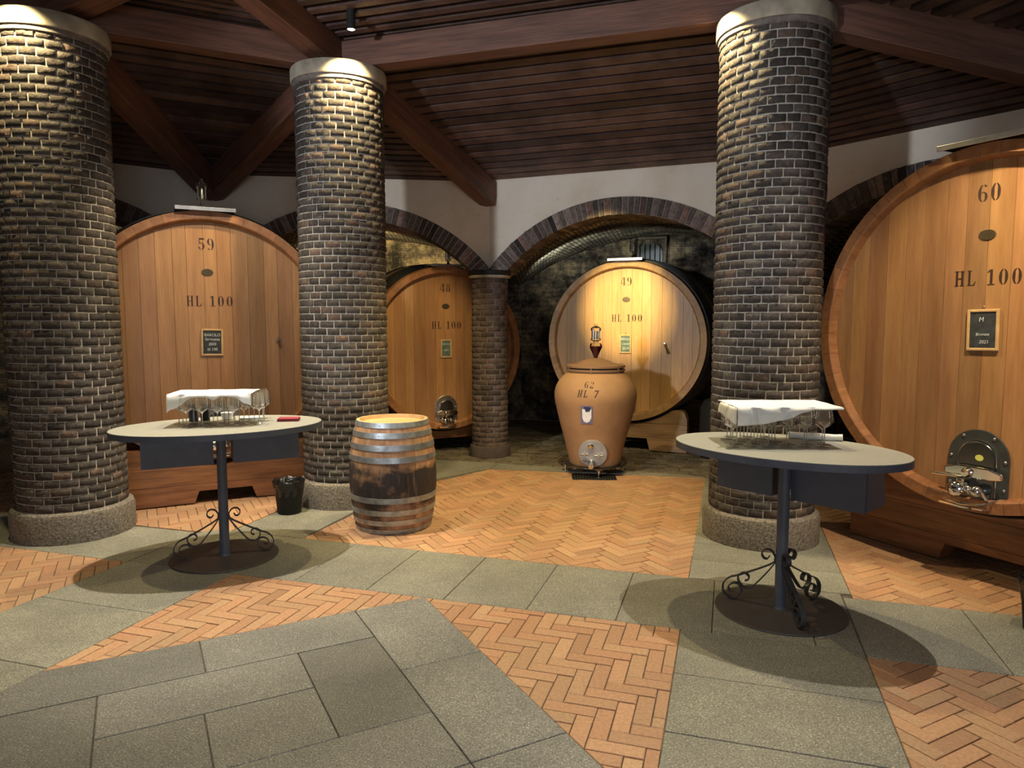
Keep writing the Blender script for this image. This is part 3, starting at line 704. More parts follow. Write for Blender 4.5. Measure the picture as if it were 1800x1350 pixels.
# ------------------------------------------------------------------ big casks
def shade(k): return (k, k*rnd(0.96, 1.03), k*rnd(0.93, 1.06))
def hatch(parent, cx, z0, w_, h_, y, frame_mat, sticker=False):
    """arched steel door: frame plate, bolts, inner door, crossbar, screw and tap"""
    def arch(hw, zb, zt, n=18):
        zc = zt-hw; return [(cx+hw*math.cos(PI*i/n), zc+hw*math.sin(PI*i/n)) for i in range(n+1)]+[(cx-hw, zb), (cx+hw, zb)]
    f = lambda x, z, t: (x, t, z)
    hw = w_/2; m = MB(); m.prism(arch(hw, z0, z0+h_), f, y, y-0.014)
    hp = m.build('hatch', frame_mat, parent, bevel=0.004); hp['label'] = 'arched steel hatch plate'
    m = MB(); m.prism(arch(hw*0.64, z0+0.03, z0+h_-hw*0.36), f, y-0.012, y-0.022); m.build('door_rim', M_CHROME, hp)
    m = MB(); m.prism(arch(hw*0.60, z0+0.045, z0+h_-hw*0.42), f, y-0.02, y-0.034); m.build('door', M_DKSTEEL, hp, bevel=0.006)
    for bx, bz in ((-.5, .9), (.5, .9), (-.88, .62), (.88, .62), (-.88, .26), (.88, .26), (-.88, .10), (.88, .10)):
        m = MB(); m.ball((cx+bx*hw, y-0.016, z0+bz*h_), w_*0.028, 0, 10, 6, (1, .7, 1)); m.build('bolt', M_STEEL, hp)
    if sticker:
        m = MB(); m.prism([(cx+.02+.026*math.cos(PI*i/10), z0+h_*.64+.02*math.sin(PI*i/10)) for i in range(20)], f, y-.0335, y-.0352); m.build('sticker', M_STICK, hp)
    zc = z0+h_*0.44
    m = MB(); m.prism([(cx-hw*.95, zc+.02), (cx-hw*.5, zc+.045), (cx+hw*.5, zc+.045), (cx+hw*.95, zc+.02), (cx+hw*.95, zc-.02), (cx+hw*.4, zc-.035), (cx-hw*.4, zc-.035), (cx-hw*.95, zc-.02)], f, y-0.05, y-0.072)
    m.build('crossbar', M_CHROME, hp, bevel=0.010)
    m = MB(); m.lathe([(w_*.075, y-0.03), (w_*.085, y-0.085), (w_*.06, y-0.105), (0, y-0.106)], 20, axis='Y', cx=cx-hw*.15, cy=zc)
    m.tube([(cx-hw*1.25, y-0.10, zc-.035), (cx-hw*.1, y-0.095, zc-.03)], 0.009, 10); m.build('screw_handle', M_CHROME, hp)
    zt = z0+h_*0.22
    m = MB()
    m.lathe([(w_*.12, y-0.03), (w_*.13, y-0.06), (w_*.10, y-0.075), (w_*.10, y-0.12), (w_*.125, y-0.125), (w_*.128, y-0.142), (w_*.10, y-0.155), (w_*.05, y-0.162), (0, y-0.164)], 20, axis='Y', cx=cx-hw*.35, cy=zt)
    m.lathe([(w_*.10, y-0.03), (w_*.10, y-0.10), (w_*.075, y-0.115), (w_*.04, y-0.124), (0, y-0.126)], 20, axis='Y', cx=cx+hw*.22, cy=zt)
    m.tube([(cx-hw*.35, y-0.09, zt), (cx, y-0.10, zt-.01), (cx+hw*.4, y-0.09, zt), (cx+hw*.5, y-.07, zt-.05)], 0.016, 10)
    m.tube([(cx-hw*.2, y-0.10, zt), (cx-hw*.2, y-.105, zt+.07)], 0.010, 8)
    m.ball((cx-hw*.02, y-.105, zt+.01), w_*.07, 0, 12, 8); m.build('tap', M_CHROME, hp)
    m = MB()
    m.prism([(cx-hw*.95, y-.01), (cx-hw*.85, y-.14), (cx, y-.17), (cx+hw*.6, y-.14), (cx+hw*.7, y-.01)], lambda x, yy, t: (x, yy, t), z0+.005, z0+.016)
    m.tube([(cx-hw*.9, y-.02, z0+.03), (cx-hw*.6, y-.14, z0+.03), (cx, y-.165, z0+.03), (cx+hw*.55, y-.13, z0+.04), (cx+hw*.85, y-.02, z0+.075)], 0.007, 8); m.build('drip_lip', M_CHROME, hp)
    return hp
def make_cask(label, num, pos, rad, phi, wood_m, length, tapx, tray_w, hk, slatelabel, hatchframe, handle=False):
    t = thing('wine_cask', label, 'cask', (pos[0], pos[1], pos[2]), R(phi)+PI/2, 'large wine casks')
    RI_ = rad-0.092; yh = 0.065
    # head of upright planks
    m = MB(); x = -RI_
    while x < RI_:
        wd = rnd(0.115, 0.155); xe = min(RI_, x+wd); a, b = x+0.0012, xe-0.0012
        n = 8; top = [(a+(b-a)*i/n, math.sqrt(max(0, (RI_+.004)**2-(a+(b-a)*i/n)**2))) for i in range(n+1)]
        poly = [(px, -pz) for px, pz in top]+[(px, pz) for px, pz in reversed(top)]
        m.prism(poly, lambda x_, z_, t_: (x_, t_, z_), yh+0.03, yh+rnd(-.0006, .0006), 0, shade(rnd(0.76, 1.16))); x = xe
    m.build('head', wood_m, t)
    # stave ends forming the chime, plus the bulging body
    m = MB(); ns = 54; segs = [(rad, 0.0), (rad+.012, .10), (rad+.055, length*.3), (rad+.07, length*.5), (rad+.055, length*.7), (rad, length)]
    ang = [0.0]
    while ang[-1] < 2*PI-0.10: ang.append(ang[-1]+rnd(0.085, 0.15))
    ang[-1] = 2*PI
    for i in range(len(ang)-1):
        a0, a1 = ang[i]+0.0006, ang[i+1]-0.0006; cl = shade(rnd(0.78, 1.12))
        def pt(r, a, y): return (r*math.cos(a), y, r*math.sin(a))
        prof = [(RI_-.006, yh+.002), (RI_+.004, .030), (RI_+.012, .006), (RI_+.02, 0.0), (rad-.006, 0.0)]+segs
        ks = 3
        for s in range(ks):
            b0, b1 = a0+(a1-a0)*s/ks, a0+(a1-a0)*(s+1)/ks
            for j in range(len(prof)-1):
                (r0, y0_), (r1, y1_) = prof[j], prof[j+1]
                m.face([m.add([pt(r0, b0, y0_), pt(r0, b1, y0_), pt(r1, b1, y1_), pt(r1, b0, y1_)])+q for q in range(4)], 0, cl, None, False)
    m.lathe([(rad, length-.01), (0, length-.02)], 48, 0, (0.8, .8, .8), axis='Y', caps=False)
    m.build('staves', M_STAVE if wood_m is M_CASK else M_STAVEL, t)
    for y in [0.12, .19, .26, .34, .43, .53, length*.5, length-.5, length-.3, length-.12]:
        m = MB(); f = lambda yy: rad+.07*(1-((yy-length/2)/(length/2))**2)
        m.lathe([(f(y)+.002, y-.022), (f(y)+.013, y-.021), (f(y)+.013, y+.021), (f(y)+.002, y+.022)], 72, axis='Y', caps=False); m.build('hoop', M_BLACKHOOP, t)
    k = rad/1.17
    stencil('number_lettering', num, .108, 0, .87*rad*.855 if False else .745*rad, yh, t, M_INK, .95)
    stencil('capacity_lettering', 'HL 100', .098, .015*rad, .29*rad, yh, t, M_INK, 1.0, .13)
    m = MB(); N = 24; m.prism([(.052*math.cos(2*PI*i/N), .52*rad+.034*math.sin(2*PI*i/N)) for i in range(N)], lambda x_, z_, t_: (x_, t_, z_), yh, yh-.006); m.build('maker_plate', M_PLATE, t, bevel=.002)
    hatch(t, {'60': .03, '59': .06}.get(num, -.01), -rad+.035*k, .38*hk, .50*hk, yh-.002, hatchframe, num == '60')
    m = MB(); m.lathe([(.020, yh), (.022, yh-.02), (.014, yh-.035), (.016, yh-.06), (0, yh-.061)], 16, axis='Y', cx=tapx, cy=-.03)
    if handle: m.tube([(tapx, yh-.045, -.03), (tapx+.03, yh-.05, -.10), (tapx+.05, yh-.05, -.15)], [.008, .011, .016], 8)
    m.build('sampling_tap', M_CHROME, t)
    # rain strip / tray on the top of the chime and the glass airlock standing on it
    m = MB(); m.box(-tray_w/2, tray_w/2, -.055, .22, rad+.008, rad+.020); m.box(-tray_w/2, tray_w/2, -.06, -.05, rad-.006, rad+.028)
    m.build('top_tray', M_STEEL, t, bevel=.002)
    return t
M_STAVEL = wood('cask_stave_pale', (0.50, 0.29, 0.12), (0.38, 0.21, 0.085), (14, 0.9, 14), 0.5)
def airlock(loc, label, s=1.0, full=False):
    t = thing('glass_airlock', label, 'airlock', loc, 0.4)
    m = MB(); m.lathe([(.062*s, 0), (.055*s, .012*s), (.020*s, .045*s), (.016*s, .07*s)], 20); m.build('stopper', M_BLACK, t)
    m = MB()
    m.lathe([(.012*s, .06*s), (.022*s, .085*s), (.048*s, .10*s), (.050*s, .12*s), (.044*s, .13*s), (.044*s, .215*s), (.052*s, .225*s), (.052*s, .255*s), (.030*s, .275*s), (.014*s, .285*s), (.016*s, .31*s), (.0, .315*s)], 24, caps=False); m.build('glass_chamber', M_GLASSB, t)
    m = MB(); m.lathe([(.016*s, .11*s), (.016*s, .20*s), (.010*s, .215*s), (0, .216*s)], 14, caps=False)
    for i in range(4):
        a = PI/4+i*PI/2; m.tube([(.050*s*math.cos(a), .050*s*math.sin(a), .11*s), (.050*s*math.cos(a), .050*s*math.sin(a), .235*s)], .004*s, 6)
    m.build('inner_bell', M_STEEL, t); return t
def slate_board(cask, dx, dz, w_, h_, label, lines, mat, tilt=0.0, chalk=True):
    M = Matrix.Translation(cask.location) @ Matrix.Rotation(cask.rotation_euler.z, 4, 'Z')
    p = M @ Vector((dx, 0.064, dz)); t = thing('chalk_slate', label, 'chalkboard', p, cask.rotation_euler.z, 'chalk slates hung on the casks')
    t.rotation_euler = (0, tilt, cask.rotation_euler.z)
    b = .018; m = MB()
    for (x0_, x1_, z0_, z1_) in ((-w_/2, -w_/2+b, -h_/2, h_/2), (w_/2-b, w_/2, -h_/2, h_/2), (-w_/2+b, w_/2-b, h_/2-b, h_/2), (-w_/2+b, w_/2-b, -h_/2, -h_/2+b)):
        m.box(x0_, x1_, -.016, 0, z0_, z1_)
    m.build('frame', M_FRAMEWOOD, t, bevel=.004)
    m = MB(); m.box(-w_/2+b*.9, w_/2-b*.9, -.010, -.002, -h_/2+b*.9, h_/2-b*.9); m.build('slate_panel', mat, t)
    chalk_text(lines, t, 'chalk_writing', -.0115)
    m = MB(); m.ball((0, -.006, h_/2+.018), .006); m.tube([(0, -.006, h_/2+.018), (0, -.008, h_/2-.004)], .002, 6); m.build('hook', M_STEEL, t)
    return t
P60, P59, P49, P48 = (2.96, 4.538, 1.653), (-2.845, 6.70, 1.562), (1.474, 9.313, 1.446), (-.83, 9.17, 1.355)
k60 = make_cask('large oak cask 60 at the right edge, cropped by the frame', '60', P60, 1.17, 207.5, M_CASK, 1.45, .62, .56, 1.0, '', M_RUBBER)
k59 = make_cask('large oak cask 59 standing between the left and middle columns', '59', P59, 1.17, 296.5, M_CASK, 1.6, .62, .52, 1.0, '', M_STEEL)
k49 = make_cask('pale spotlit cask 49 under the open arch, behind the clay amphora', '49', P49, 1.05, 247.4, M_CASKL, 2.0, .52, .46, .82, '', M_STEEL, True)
k48 = make_cask('amber cask 48 in the arch, partly hidden by the dark brick pier', '48', P48, 1.05, 297.0, M_CASK, 1.9, .52, .46, .82, '', M_STEEL)
def on_cask(c, x, y, z): return Matrix.Translation(c.location) @ Matrix.Rotation(c.rotation_euler.z, 4, 'Z') @ Vector((x, y, z))
airlock(on_cask(k59, -.02, .10, 1.17+.02), 'glass airlock on the cask between the left and middle columns, below two meeting beams', .92)
airlock(on_cask(k49, .07, .16, 1.05+.02), 'glass airlock on the pale spotlit cask, in front of the small window', 1.05)
airlock(on_cask(k48, .08, .16, 1.05+.02), 'small airlock on the amber cask beside the dark pier', .8)
slate_board(k59, .02, -.05, .195, .255, 'chalk slate with four written lines on cask 59', [('BAROLO', .036, 0, .058), ('Sarmassa', .036, 0, .018), ('2020', .034, 0, -.028), ('hl 100', .036, .0, -.078)], M_SLATE, .02)
slate_board(k60, .01, .005, .195, .265, 'chalk slate with smudged writing on cask 60', [('M', .040, -.01, .055), ('Brunate', .026, 0, -.035), ('2021', .030, .01, -.085)], M_SLATE, -.02)
slate_board(k49, .0, -.035, .155, .245, 'chalk slate with three pale lines on cask 49', [('BAROLO', .034, 0, .052), ('Cannubi', .032, 0, -.008), ('2019', .046, 0, -.075)], M_SLATEGREEN, 0)
slate_board(k48, .0, .0, .15, .235, 'dim chalk slate on cask 48, left of the brick pier', [('BAROLO', .028, 0, .05), ('2020', .030, 0, -.03)], M_SLATEGREEN, 0)

def cradle(cask, rad, off, x0_, x1_, h_, slot, label, depth=1.5, round_=0.0, mat=None):
    cz = cask.location.z
    t = thing('cask_cradle', label, 'cradle', on_cask(cask, 0, off, -cz), cask.rotation_euler.z, 'timber cradles')
    Rr = rad+.035
    def top(x):
        z = h_
        if abs(x) < Rr: z = min(z, cz-math.sqrt(Rr*Rr-x*x)-.004)
        for xe, s in ((x0_, 1), (x1_, -1)):
            d = (x-xe)*s
            if round_ and d < round_: z = min(z, h_-round_+math.sqrt(max(0, round_**2-(round_-d)**2)))
        return z
    def board(name, y0_, y1_, slot_):
        m = MB(); nrow = 3; N = 48
        xs = [x0_+(x1_-x0_)*i/N for i in range(N+1)]
        if slot_: xs = sorted(set(xs+[slot_[0], slot_[0]+.04, slot_[1]-.04, slot_[1]]))
        zs = [0.0, .19, .37, h_+.2]
        def bot(x):
            if not slot_ or x <= slot_[0] or x >= slot_[1]: return 0.012
            return min(slot_[2], slot_[2]*min((x-slot_[0])/.04, (slot_[1]-x)/.04))+.012
        for r in range(3):
            cl = shade(rnd(.8, 1.15))
            for i in range(len(xs)-1):
                q = []
                for x in (xs[i], xs[i+1]):
                    lo, hi = max(zs[r]+.0015, bot(x)), min(zs[r+1]-.0015, top(x)); q.append((lo, max(hi, lo)))
                if q[0][1]-q[0][0] < 1e-4 and q[1][1]-q[1][0] < 1e-4: continue
                p = [(xs[i], q[0][0]), (xs[i+1], q[1][0]), (xs[i+1], q[1][1]), (xs[i], q[0][1])]
                m.prism(p, lambda x, z, y: (x, y, z), y1_, y0_, 0, cl)
        return m.build(name, mat or M_CRADLE, t)
    board('front_board', 0, .16, slot); board('rear_board', depth-.16, depth, None)
    for xs_ in (-.62, .62):
        m = MB(); m.box(xs_-.07, xs_+.07, .16, depth-.16, .03, .22); m.build('side_rail', M_CRADLE, t, bevel=.006)
    return t
cradle(k60, 1.17, .30, -1.06, 1.12, .70, (-.34, .42, .12), 'reddish timber cradle carrying cask 60, at the right edge', 1.1)
cradle(k59, 1.17, -.09, -.86, .86, .53, (-.19, .36, .11), 'timber cradle of wide planks carrying cask 59 behind the left table', 1.4)
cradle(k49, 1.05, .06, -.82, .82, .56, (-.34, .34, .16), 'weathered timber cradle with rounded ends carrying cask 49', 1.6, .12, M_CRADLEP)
cradle(k48, 1.05, .12, -.74, .74, .50, (-.55, .55, .16), 'dark timber cradle carrying cask 48', 1.5)

# ------------------------------------------------------------------ small wine barrel
BX, BY = -1.0, 5.88
t = thing('wine_barrel', 'small weathered oak wine barrel with grey hoops standing on the brick floor', 'barrel', (BX, BY, 0))
BH = .905
def br(z): f = (z-BH*.47)/(BH*.5); return .362-.062*f*f
m = MB(); ns = 22; NZ = 22; ca = [i*2*PI/ns+rnd(-.05, .05) for i in range(ns)]; ca.append(ca[0]+2*PI)
for i in range(ns):
    cl = shade(rnd(.75, 1.2))
    for s in range(3):
        a0, a1 = ca[i]+(ca[i+1]-ca[i])*s/3+(.002 if s == 0 else 0), ca[i]+(ca[i+1]-ca[i])*(s+1)/3-(.002 if s == 2 else 0)
        for j in range(NZ):
            z0_, z1_ = BH*j/NZ, BH*(j+1)/NZ
            m.poly([(br(z0_)*math.cos(a0), br(z0_)*math.sin(a0), z0_), (br(z0_)*math.cos(a1), br(z0_)*math.sin(a1), z0_), (br(z1_)*math.cos(a1), br(z1_)*math.sin(a1), z1_), (br(z1_)*math.cos(a0), br(z1_)*math.sin(a0), z1_)], 0, cl)
m.lathe([(.2, 0.003), (br(0), 0.003)], 44, caps=False)
m.build('staves', M_BARREL, t)
m = MB(); rt = br(BH); m.lathe([(rt-.001, BH), (rt-.022, BH+.001), (rt-.03, BH-.03), (0, BH-.032)], 48, caps=False); m.build('head', M_HEADPALE, t, sharp=20)
for zc, wd in ((.885, .040), (.805, .044), (.708, .046), (.612, .046), (.285, .046), (.182, .044), (.098, .044), (.022, .040)):
    m = MB(); a, b = zc-wd/2, zc+wd/2; m.lathe([(br(a)+.0005, a), (br(a)+.005, a), (br(b)+.005, b), (br(b)+.0005, b)], 64, caps=False)
    m.ball((br(zc)*math.cos(-1.75)+.0, br(zc)*math.sin(-1.75)-.004, zc), .006); m.build('hoop', M_HOOP, t, sharp=30)

# ------------------------------------------------------------------ clay amphora on its stand
AX, AY = .945, 8.0
st = thing('amphora_stand', 'low steel stand with short legs under the clay amphora', 'stand', (AX, AY, 0))
N = 24; m = MB()
m.lathe([(.34, .082), (.345, .088), (.345, .096), (.34, .10), (0, .10)], 48, caps=False); m.lathe([(0, .0821), (.34, .082)], 48, caps=False)
for a in (-1.55, .15, 1.6, 2.99, -.78, 3.9): m.lathe([(.052, .080), (.052, .103)], 16, cx=.33*math.cos(a), cy=.33*math.sin(a))
m.build('stand_plate', M_DKSTEEL, st)
for a in (-1.55, .15, 1.6, 2.99): 
    m = MB(); r_ = .33; m.lathe([(.016, 0), (.016, .083)], 14, cx=r_*math.cos(a), cy=r_*math.sin(a)); m.lathe([(.028, 0), (.028, .006)], 14, cx=r_*math.cos(a), cy=r_*math.sin(a)); m.build('leg', M_CHROME, st)
t = thing('clay_amphora', 'tall clay amphora marked 62 standing in front of cask 49', 'amphora', (AX, AY, .1035))
prof = [(.275, 0), (.285, .01), (.315, .14), (.355, .30), (.395, .45), (.43, .59), (.455, .70), (.463, .77), (.458, .83), (.44, .89), (.405, .95), (.36, 1.0), (.318, 1.035), (.305, 1.05)]
def prad(z):
    for (r0, z0_), (r1, z1_) in zip(prof, prof[1:]):
        if z0_ <= z <= z1_: return r0+(r1-r0)*(z-z0_)/(z1_-z0_)
    return prof[-1][0]
from bisect import bisect
sm = []
for (r0, z0_), (r1, z1_), i in zip(prof, prof[1:], range(99)):
    for q in range(4):
        f = q/4
        def tg(i): a, b = prof[max(0, i-1)], prof[min(len(prof)-1, i+1)]; return ((b[0]-a[0])/2, (b[1]-a[1])/2)
        t0_, t1_ = tg(i), tg(i+1); h00 = 2*f**3-3*f*f+1; h10 = f**3-2*f*f+f; h01 = -2*f**3+3*f*f; h11 = f**3-f*f
        sm.append((h00*r0+h10*t0_[0]+h01*r1+h11*t1_[0], h00*z0_+h10*t0_[1]+h01*z1_+h11*t1_[1]))
sm.append(prof[-1]); prof = sm
m = MB(); m.lathe(prof, 72); m.build('body', M_CLAY, t, sharp=60)
m = MB(); m.lathe([(.30, 1.05), (.328, 1.052), (.330, 1.075), (.30, 1.077)], 64, caps=False)
m.lathe([(.295, 1.078), (.295, 1.092)], 64, 1, caps=False)
for a in range(6):
    an = a*PI/3+.25; m.lathe([(.009, 1.035), (.009, 1.125)], 10, cx=.318*math.cos(an), cy=.318*math.sin(an))
m.build('neck_flange', [M_CLAYLID, M_BLACK], t, sharp=30)
m = MB(); m.lathe([(.30, 1.092), (.330, 1.093), (.330, 1.116), (.325, 1.12), (.24, 1.122), (.215, 1.13), (.15, 1.165), (.07, 1.19), (0, 1.195)], 64, caps=False); m.build('lid', M_CLAYLID, t, sharp=30)
def on_jar(u, z, off=.004):       # u metres to the right of the seam facing the camera
    r = prad(z)+off; a = -PI/2+math.atan2(-AX, AY)*0+u/prad(z)-math.atan2(AX, AY); return (r*math.cos(a), r*math.sin(a), z)
for nm, s, h_, u0, zc in (('number_lettering', '62', .068, -.072, .925), ('capacity_lettering', 'HL 7', .078, -.088, .832)):
    m = MB()
    for p in text_polys(s, h_, .22, 1.05, .16):
        m.poly([on_jar(x+u0, zc+y*.95, .003) for x, y in p])
    m.build(nm, M_INK, t)
m = MB(); N = 6
def patch(pts, off): m.poly([on_jar(u, z, off) for u, z in pts])
for i in range(N): m.poly([on_jar(-.155+.13*i/N, .50, .004), on_jar(-.155+.13*(i+1)/N, .50, .004), on_jar(-.155+.13*(i+1)/N, .70, .004), on_jar(-.155+.13*i/N, .70, .004)])
lb = m.build('paper_label', M_LABELP, t); lb['label'] = 'violet paper label with white shield'
m = MB(); sh = [(-.14, .665), (-.14, .57), (-.12, .525), (-.09, .512), (-.06, .525), (-.04, .57), (-.04, .665)]
for i in range(3): m.poly([on_jar(*sh[i], .006), on_jar(*sh[i+1], .006), on_jar(*sh[5-i], .006), on_jar(*sh[6-i], .006)])
m.build('shield_print', M_LABELW, lb)
m = MB(); m.poly([on_jar(-.12, .665, .007), on_jar(-.05, .665, .007), on_jar(-.05, .69, .007), on_jar(-.12, .69, .007)]); m.poly([on_jar(-.10, .635, .007), on_jar(-.06, .642, .007), on_jar(-.05, .665, .007), on_jar(-.11, .665, .007)]); m.build('crest_print', M_LABELN, lb)
# steel manhole with tap near the foot of the jar
md = Vector((-AX-.55, -AY, 0)).normalized(); yaw = math.atan2(md.y, md.x)+PI/2
m = MB(); m.lathe([(.155, .02), (.158, 0), (.155, -.012), (.0, -.014)], 48, axis='Y', caps=False)
o = m.build('manhole_plate', M_PLATE2, t, (md.x*.325, md.y*.325, .165), sharp=30); o.rotation_euler = (R(13), 0, yaw)
def knob(name, x, z, prof_, extra=None):
    m = MB(); m.lathe(prof_, 18, axis='Y', cx=x, cy=z)
    if extra: extra(m)
    m.build(name, M_CHROME, o)
knob('valve_cap', -.02, .09, [(.024, -.012), (.030, -.02), (.030, -.035), (.02, -.045), (0, -.046)])
knob('wing_nut', -.085, 0, [(.012, -.012), (.012, -.05), (0, -.051)], lambda m: m.tube([(-.13, -.04, -.005), (-.05, -.035, .0)], .007, 8))
knob('wing_nut', .07, -.01, [(.012, -.012), (.012, -.05), (0, -.051)], lambda m: m.tube([(.02, -.04, -.012), (.115, -.04, -.012)], .007, 8))
knob('tap', -.01, -.10, [(.03, -.012), (.034, -.05), (.026, -.06), (.022, -.11), (.028, -.115), (.028, -.14), (0, -.141)], lambda m: m.tube([(-.11, -.05, -.065), (-.02, -.06, -.08)], .008, 8))
fa = thing('fermentation_lock', 'glass fermentation lock with red wine on the amphora lid', 'airlock', (AX, AY, .1035+1.194))
m = MB(); m.lathe([(.018, -.004), (.022, .02), (.064, .115), (.066, .135)], 28, caps=True); m.build('wine', M_WINE, fa)
m = MB(); m.lathe([(.020, -.004), (.025, .02), (.068, .115), (.070, .14), (.058, .165), (.030, .17), (.026, .185), (.055, .20), (.058, .215), (.05, .225), (.05, .30), (.058, .31), (.058, .335), (.04, .35), (.016, .36), (.016, .385), (0, .387)], 28, caps=False); m.build('glass_funnel', M_GLASSB, fa)
m = MB(); m.lathe([(.02, .21), (.02, .30), (0, .305)], 14, caps=False)
for i in range(4): a = PI/4+i*PI/2; m.tube([(.054*math.cos(a), .054*math.sin(a), .205), (.054*math.cos(a), .054*math.sin(a), .33)], .004, 6)
m.build('inner_bell', M_STEEL, fa)
t = thing('floor_grate', 'dark rectangular floor grate in front of the amphora stand', 'grate', (.90, 7.68, .003), R(-3))
m = MB(); m.box(-.24, .24, -.13, .13, 0, .006)
m.build('grate_frame', M_BLACK, t)
m = MB()
for i in range(16): x = -.225+.03*i; m.box(x-.006, x+.006, -.12, .12, .006, .012)
m.build('bars', M_BLACKHOOP, t)

# ------------------------------------------------------------------ bar tables
SCR1 = [(.069, .30), (.083, .282), (.104, .288), (.112, .312), (.098, .335), (.074, .340), (.050, .327), (.036, .292), (.062, .252), (.23, .16), (.30, .128), (.335, .085), (.334, .035), (.305, .010), (.270, .006), (.235, .03), (.225, .065), (.248, .098), (.282, .094), (.304, .068), (.294, .045), (.272, .05)]
SCR2 = [(.034, .268), (.075, .205), (.15, .108), (.182, .082), (.215, .082), (.238, .105), (.248, .135), (.235, .162), (.209, .172), (.186, .158), (.186, .134), (.206, .126)]
def smooth(P, n=5):
    out = []
    for i in range(len(P)-1):
        p0_, p1_, p2_, p3_ = P[max(0, i-1)], P[i], P[i+1], P[min(len(P)-1, i+2)]
        for k in range(n):
            f = k/n; out.append(tuple(0.5*((2*b)+(-a+c)*f+(2*a-5*b+4*c-d)*f*f+(-a+3*b-3*c+d)*f**3) for a, b, c, d in zip(p0_, p1_, p2_, p3_)))
    out.append(P[-1]); return out
def flatbar(m, P, ang, wd=.028, th=.007):
    c, s = math.cos(ang), math.sin(ang); n = len(P); base = len(m.v)
    for i, (r_, z) in enumerate(P):
        a, b = P[max(0, i-1)], P[min(n-1, i+1)]; dr, dz = b[0]-a[0], b[1]-a[1]; L = math.hypot(dr, dz) or 1; nr, nz = -dz/L*th/2, dr/L*th/2
        for (sg, tw) in ((1, -wd/2), (1, wd/2), (-1, wd/2), (-1, -wd/2)):
            rr, zz = r_+nr*sg, z+nz*sg; m.v.append((rr*c-tw*s, rr*s+tw*c, zz))
    for i in range(n-1):
        for k in range(4): a = base+i*4; m.face((a+k, a+(k+1) % 4, a+4+(k+1) % 4, a+4+k), 0, (1, 1, 1), None, True)
    m.face([base+3, base+2, base+1, base]); e = base+(n-1)*4; m.face([e, e+1, e+2, e+3])
def make_table(label, loc, zt, a_, b_, ang, angs, boxrot, boxes, v0, drop):
    t = thing('bar_table', label, 'table', (loc[0], loc[1], 0), 0, 'oval standing tables')
    c, s = math.cos(ang), math.sin(ang); N = 72; m = MB()
    el = [(a_*math.cos(2*PI*i/N), b_*math.sin(2*PI*i/N)) for i in range(N)]; el = [(x*c-y*s, x*s+y*c) for x, y in el]
    m.prism(el, lambda x, y, z: (x, y, z), zt-.042, zt-.003, 1); bi = [(x*.996, y*.996) for x, y in el]
    m.prism(bi, lambda x, y, z: (x, y, z), zt-.004, zt, 0); m.build('tabletop', [M_TABLETOP, M_TABLEBLUE], t)
    m = MB(); m.lathe([(.040, .012), (.036, .02), (.034, .03), (.034, zt-.042)], 28, caps=False); m.lathe([(.06, zt-.055), (.06, zt-.042)], 24); m.build('pole', M_TABLEBLUE, t)
    m = MB(); m.lathe([(.372, 0), (.375, .006), (.372, .012), (0, .0125)], 64, caps=False); m.build('base_plate', M_BASEPL, t)
    for an in angs:
        m = MB(); flatbar(m, smooth(SCR1), an); m.xform(Matrix.Translation((0, 0, .016))); b0 = len(m.v); flatbar(m, smooth(SCR2), an)
        m.xform(Matrix.Translation((0, 0, .016)), b0)
        m.ball((.0345*math.cos(an), .0345*math.sin(an), .30), .010); m.build('scroll_bracket', M_IRON, t, sharp=50)
    c2, s2 = math.cos(ang+boxrot), math.sin(ang+boxrot); zb = zt-.042-drop
    for (u0, u1, dv) in boxes:
        m = MB(); th = .014
        def P(u, v, z): return (u*c2-v*s2, u*s2+v*c2, z)
        z1_ = zt-.043
        # front, two flared sides, back
        def panel(p, q, p2, q2, out):
            # p,q top ends; p2,q2 bottom ends (u,v)
            o_ = [P(*p, z1_), P(*q, z1_), P(*q2, zb), P(*p2, zb)]
            nn = Vector((Vector(o_[1])-Vector(o_[0])).cross(Vector(o_[3])-Vector(o_[0]))).normalized()*th*out
            a = m.add(o_); b = m.add([Vector(x)+nn for x in o_])
            m.face((a, a+1, a+2, a+3)); m.face((b+3, b+2, b+1, b))
            for i in range(4): j = (i+1) % 4; m.face((a+j, a+i, b+i, b+j))
        fl_ = .06
        panel((u0, v0), (u1, v0), (u0, v0), (u1, v0), -1)
        panel((u0, v0+th), (u0, v0+dv), (u0, v0+th), (u0, v0+dv+fl_), -1)
        panel((u1, v0+th), (u1, v0+dv), (u1, v0+th), (u1, v0+dv+fl_), 1)
        panel((u0+th, v0+dv), (u1-th, v0+dv), (u0+th, v0+dv+fl_), (u1-th, v0+dv+fl_), 1)
        m.build('hanging_shelf_box', M_TABLEBLUE, t)
    return t
TL, TR, ZTL, ZTR = (-2.10, 5.06), (1.60, 4.10), .972, .985
AL, AR = R(26), R(-40)
make_table('oval blue-grey bar table on the left, with red napkin and glasses', TL, ZTL, .712, .48, AL, (R(200), R(20), R(110)), 0.0, ((-.52, -.05, .20), (.085, .55, .20)), .05, .25)
make_table('oval blue-grey bar table on the right, in front of the right-hand column', TR, ZTR, .665, .445, AR, (R(150), R(28), R(270)), R(-8), ((-.47, -.10, .20), (.02, .44, .22)), .06, .28)

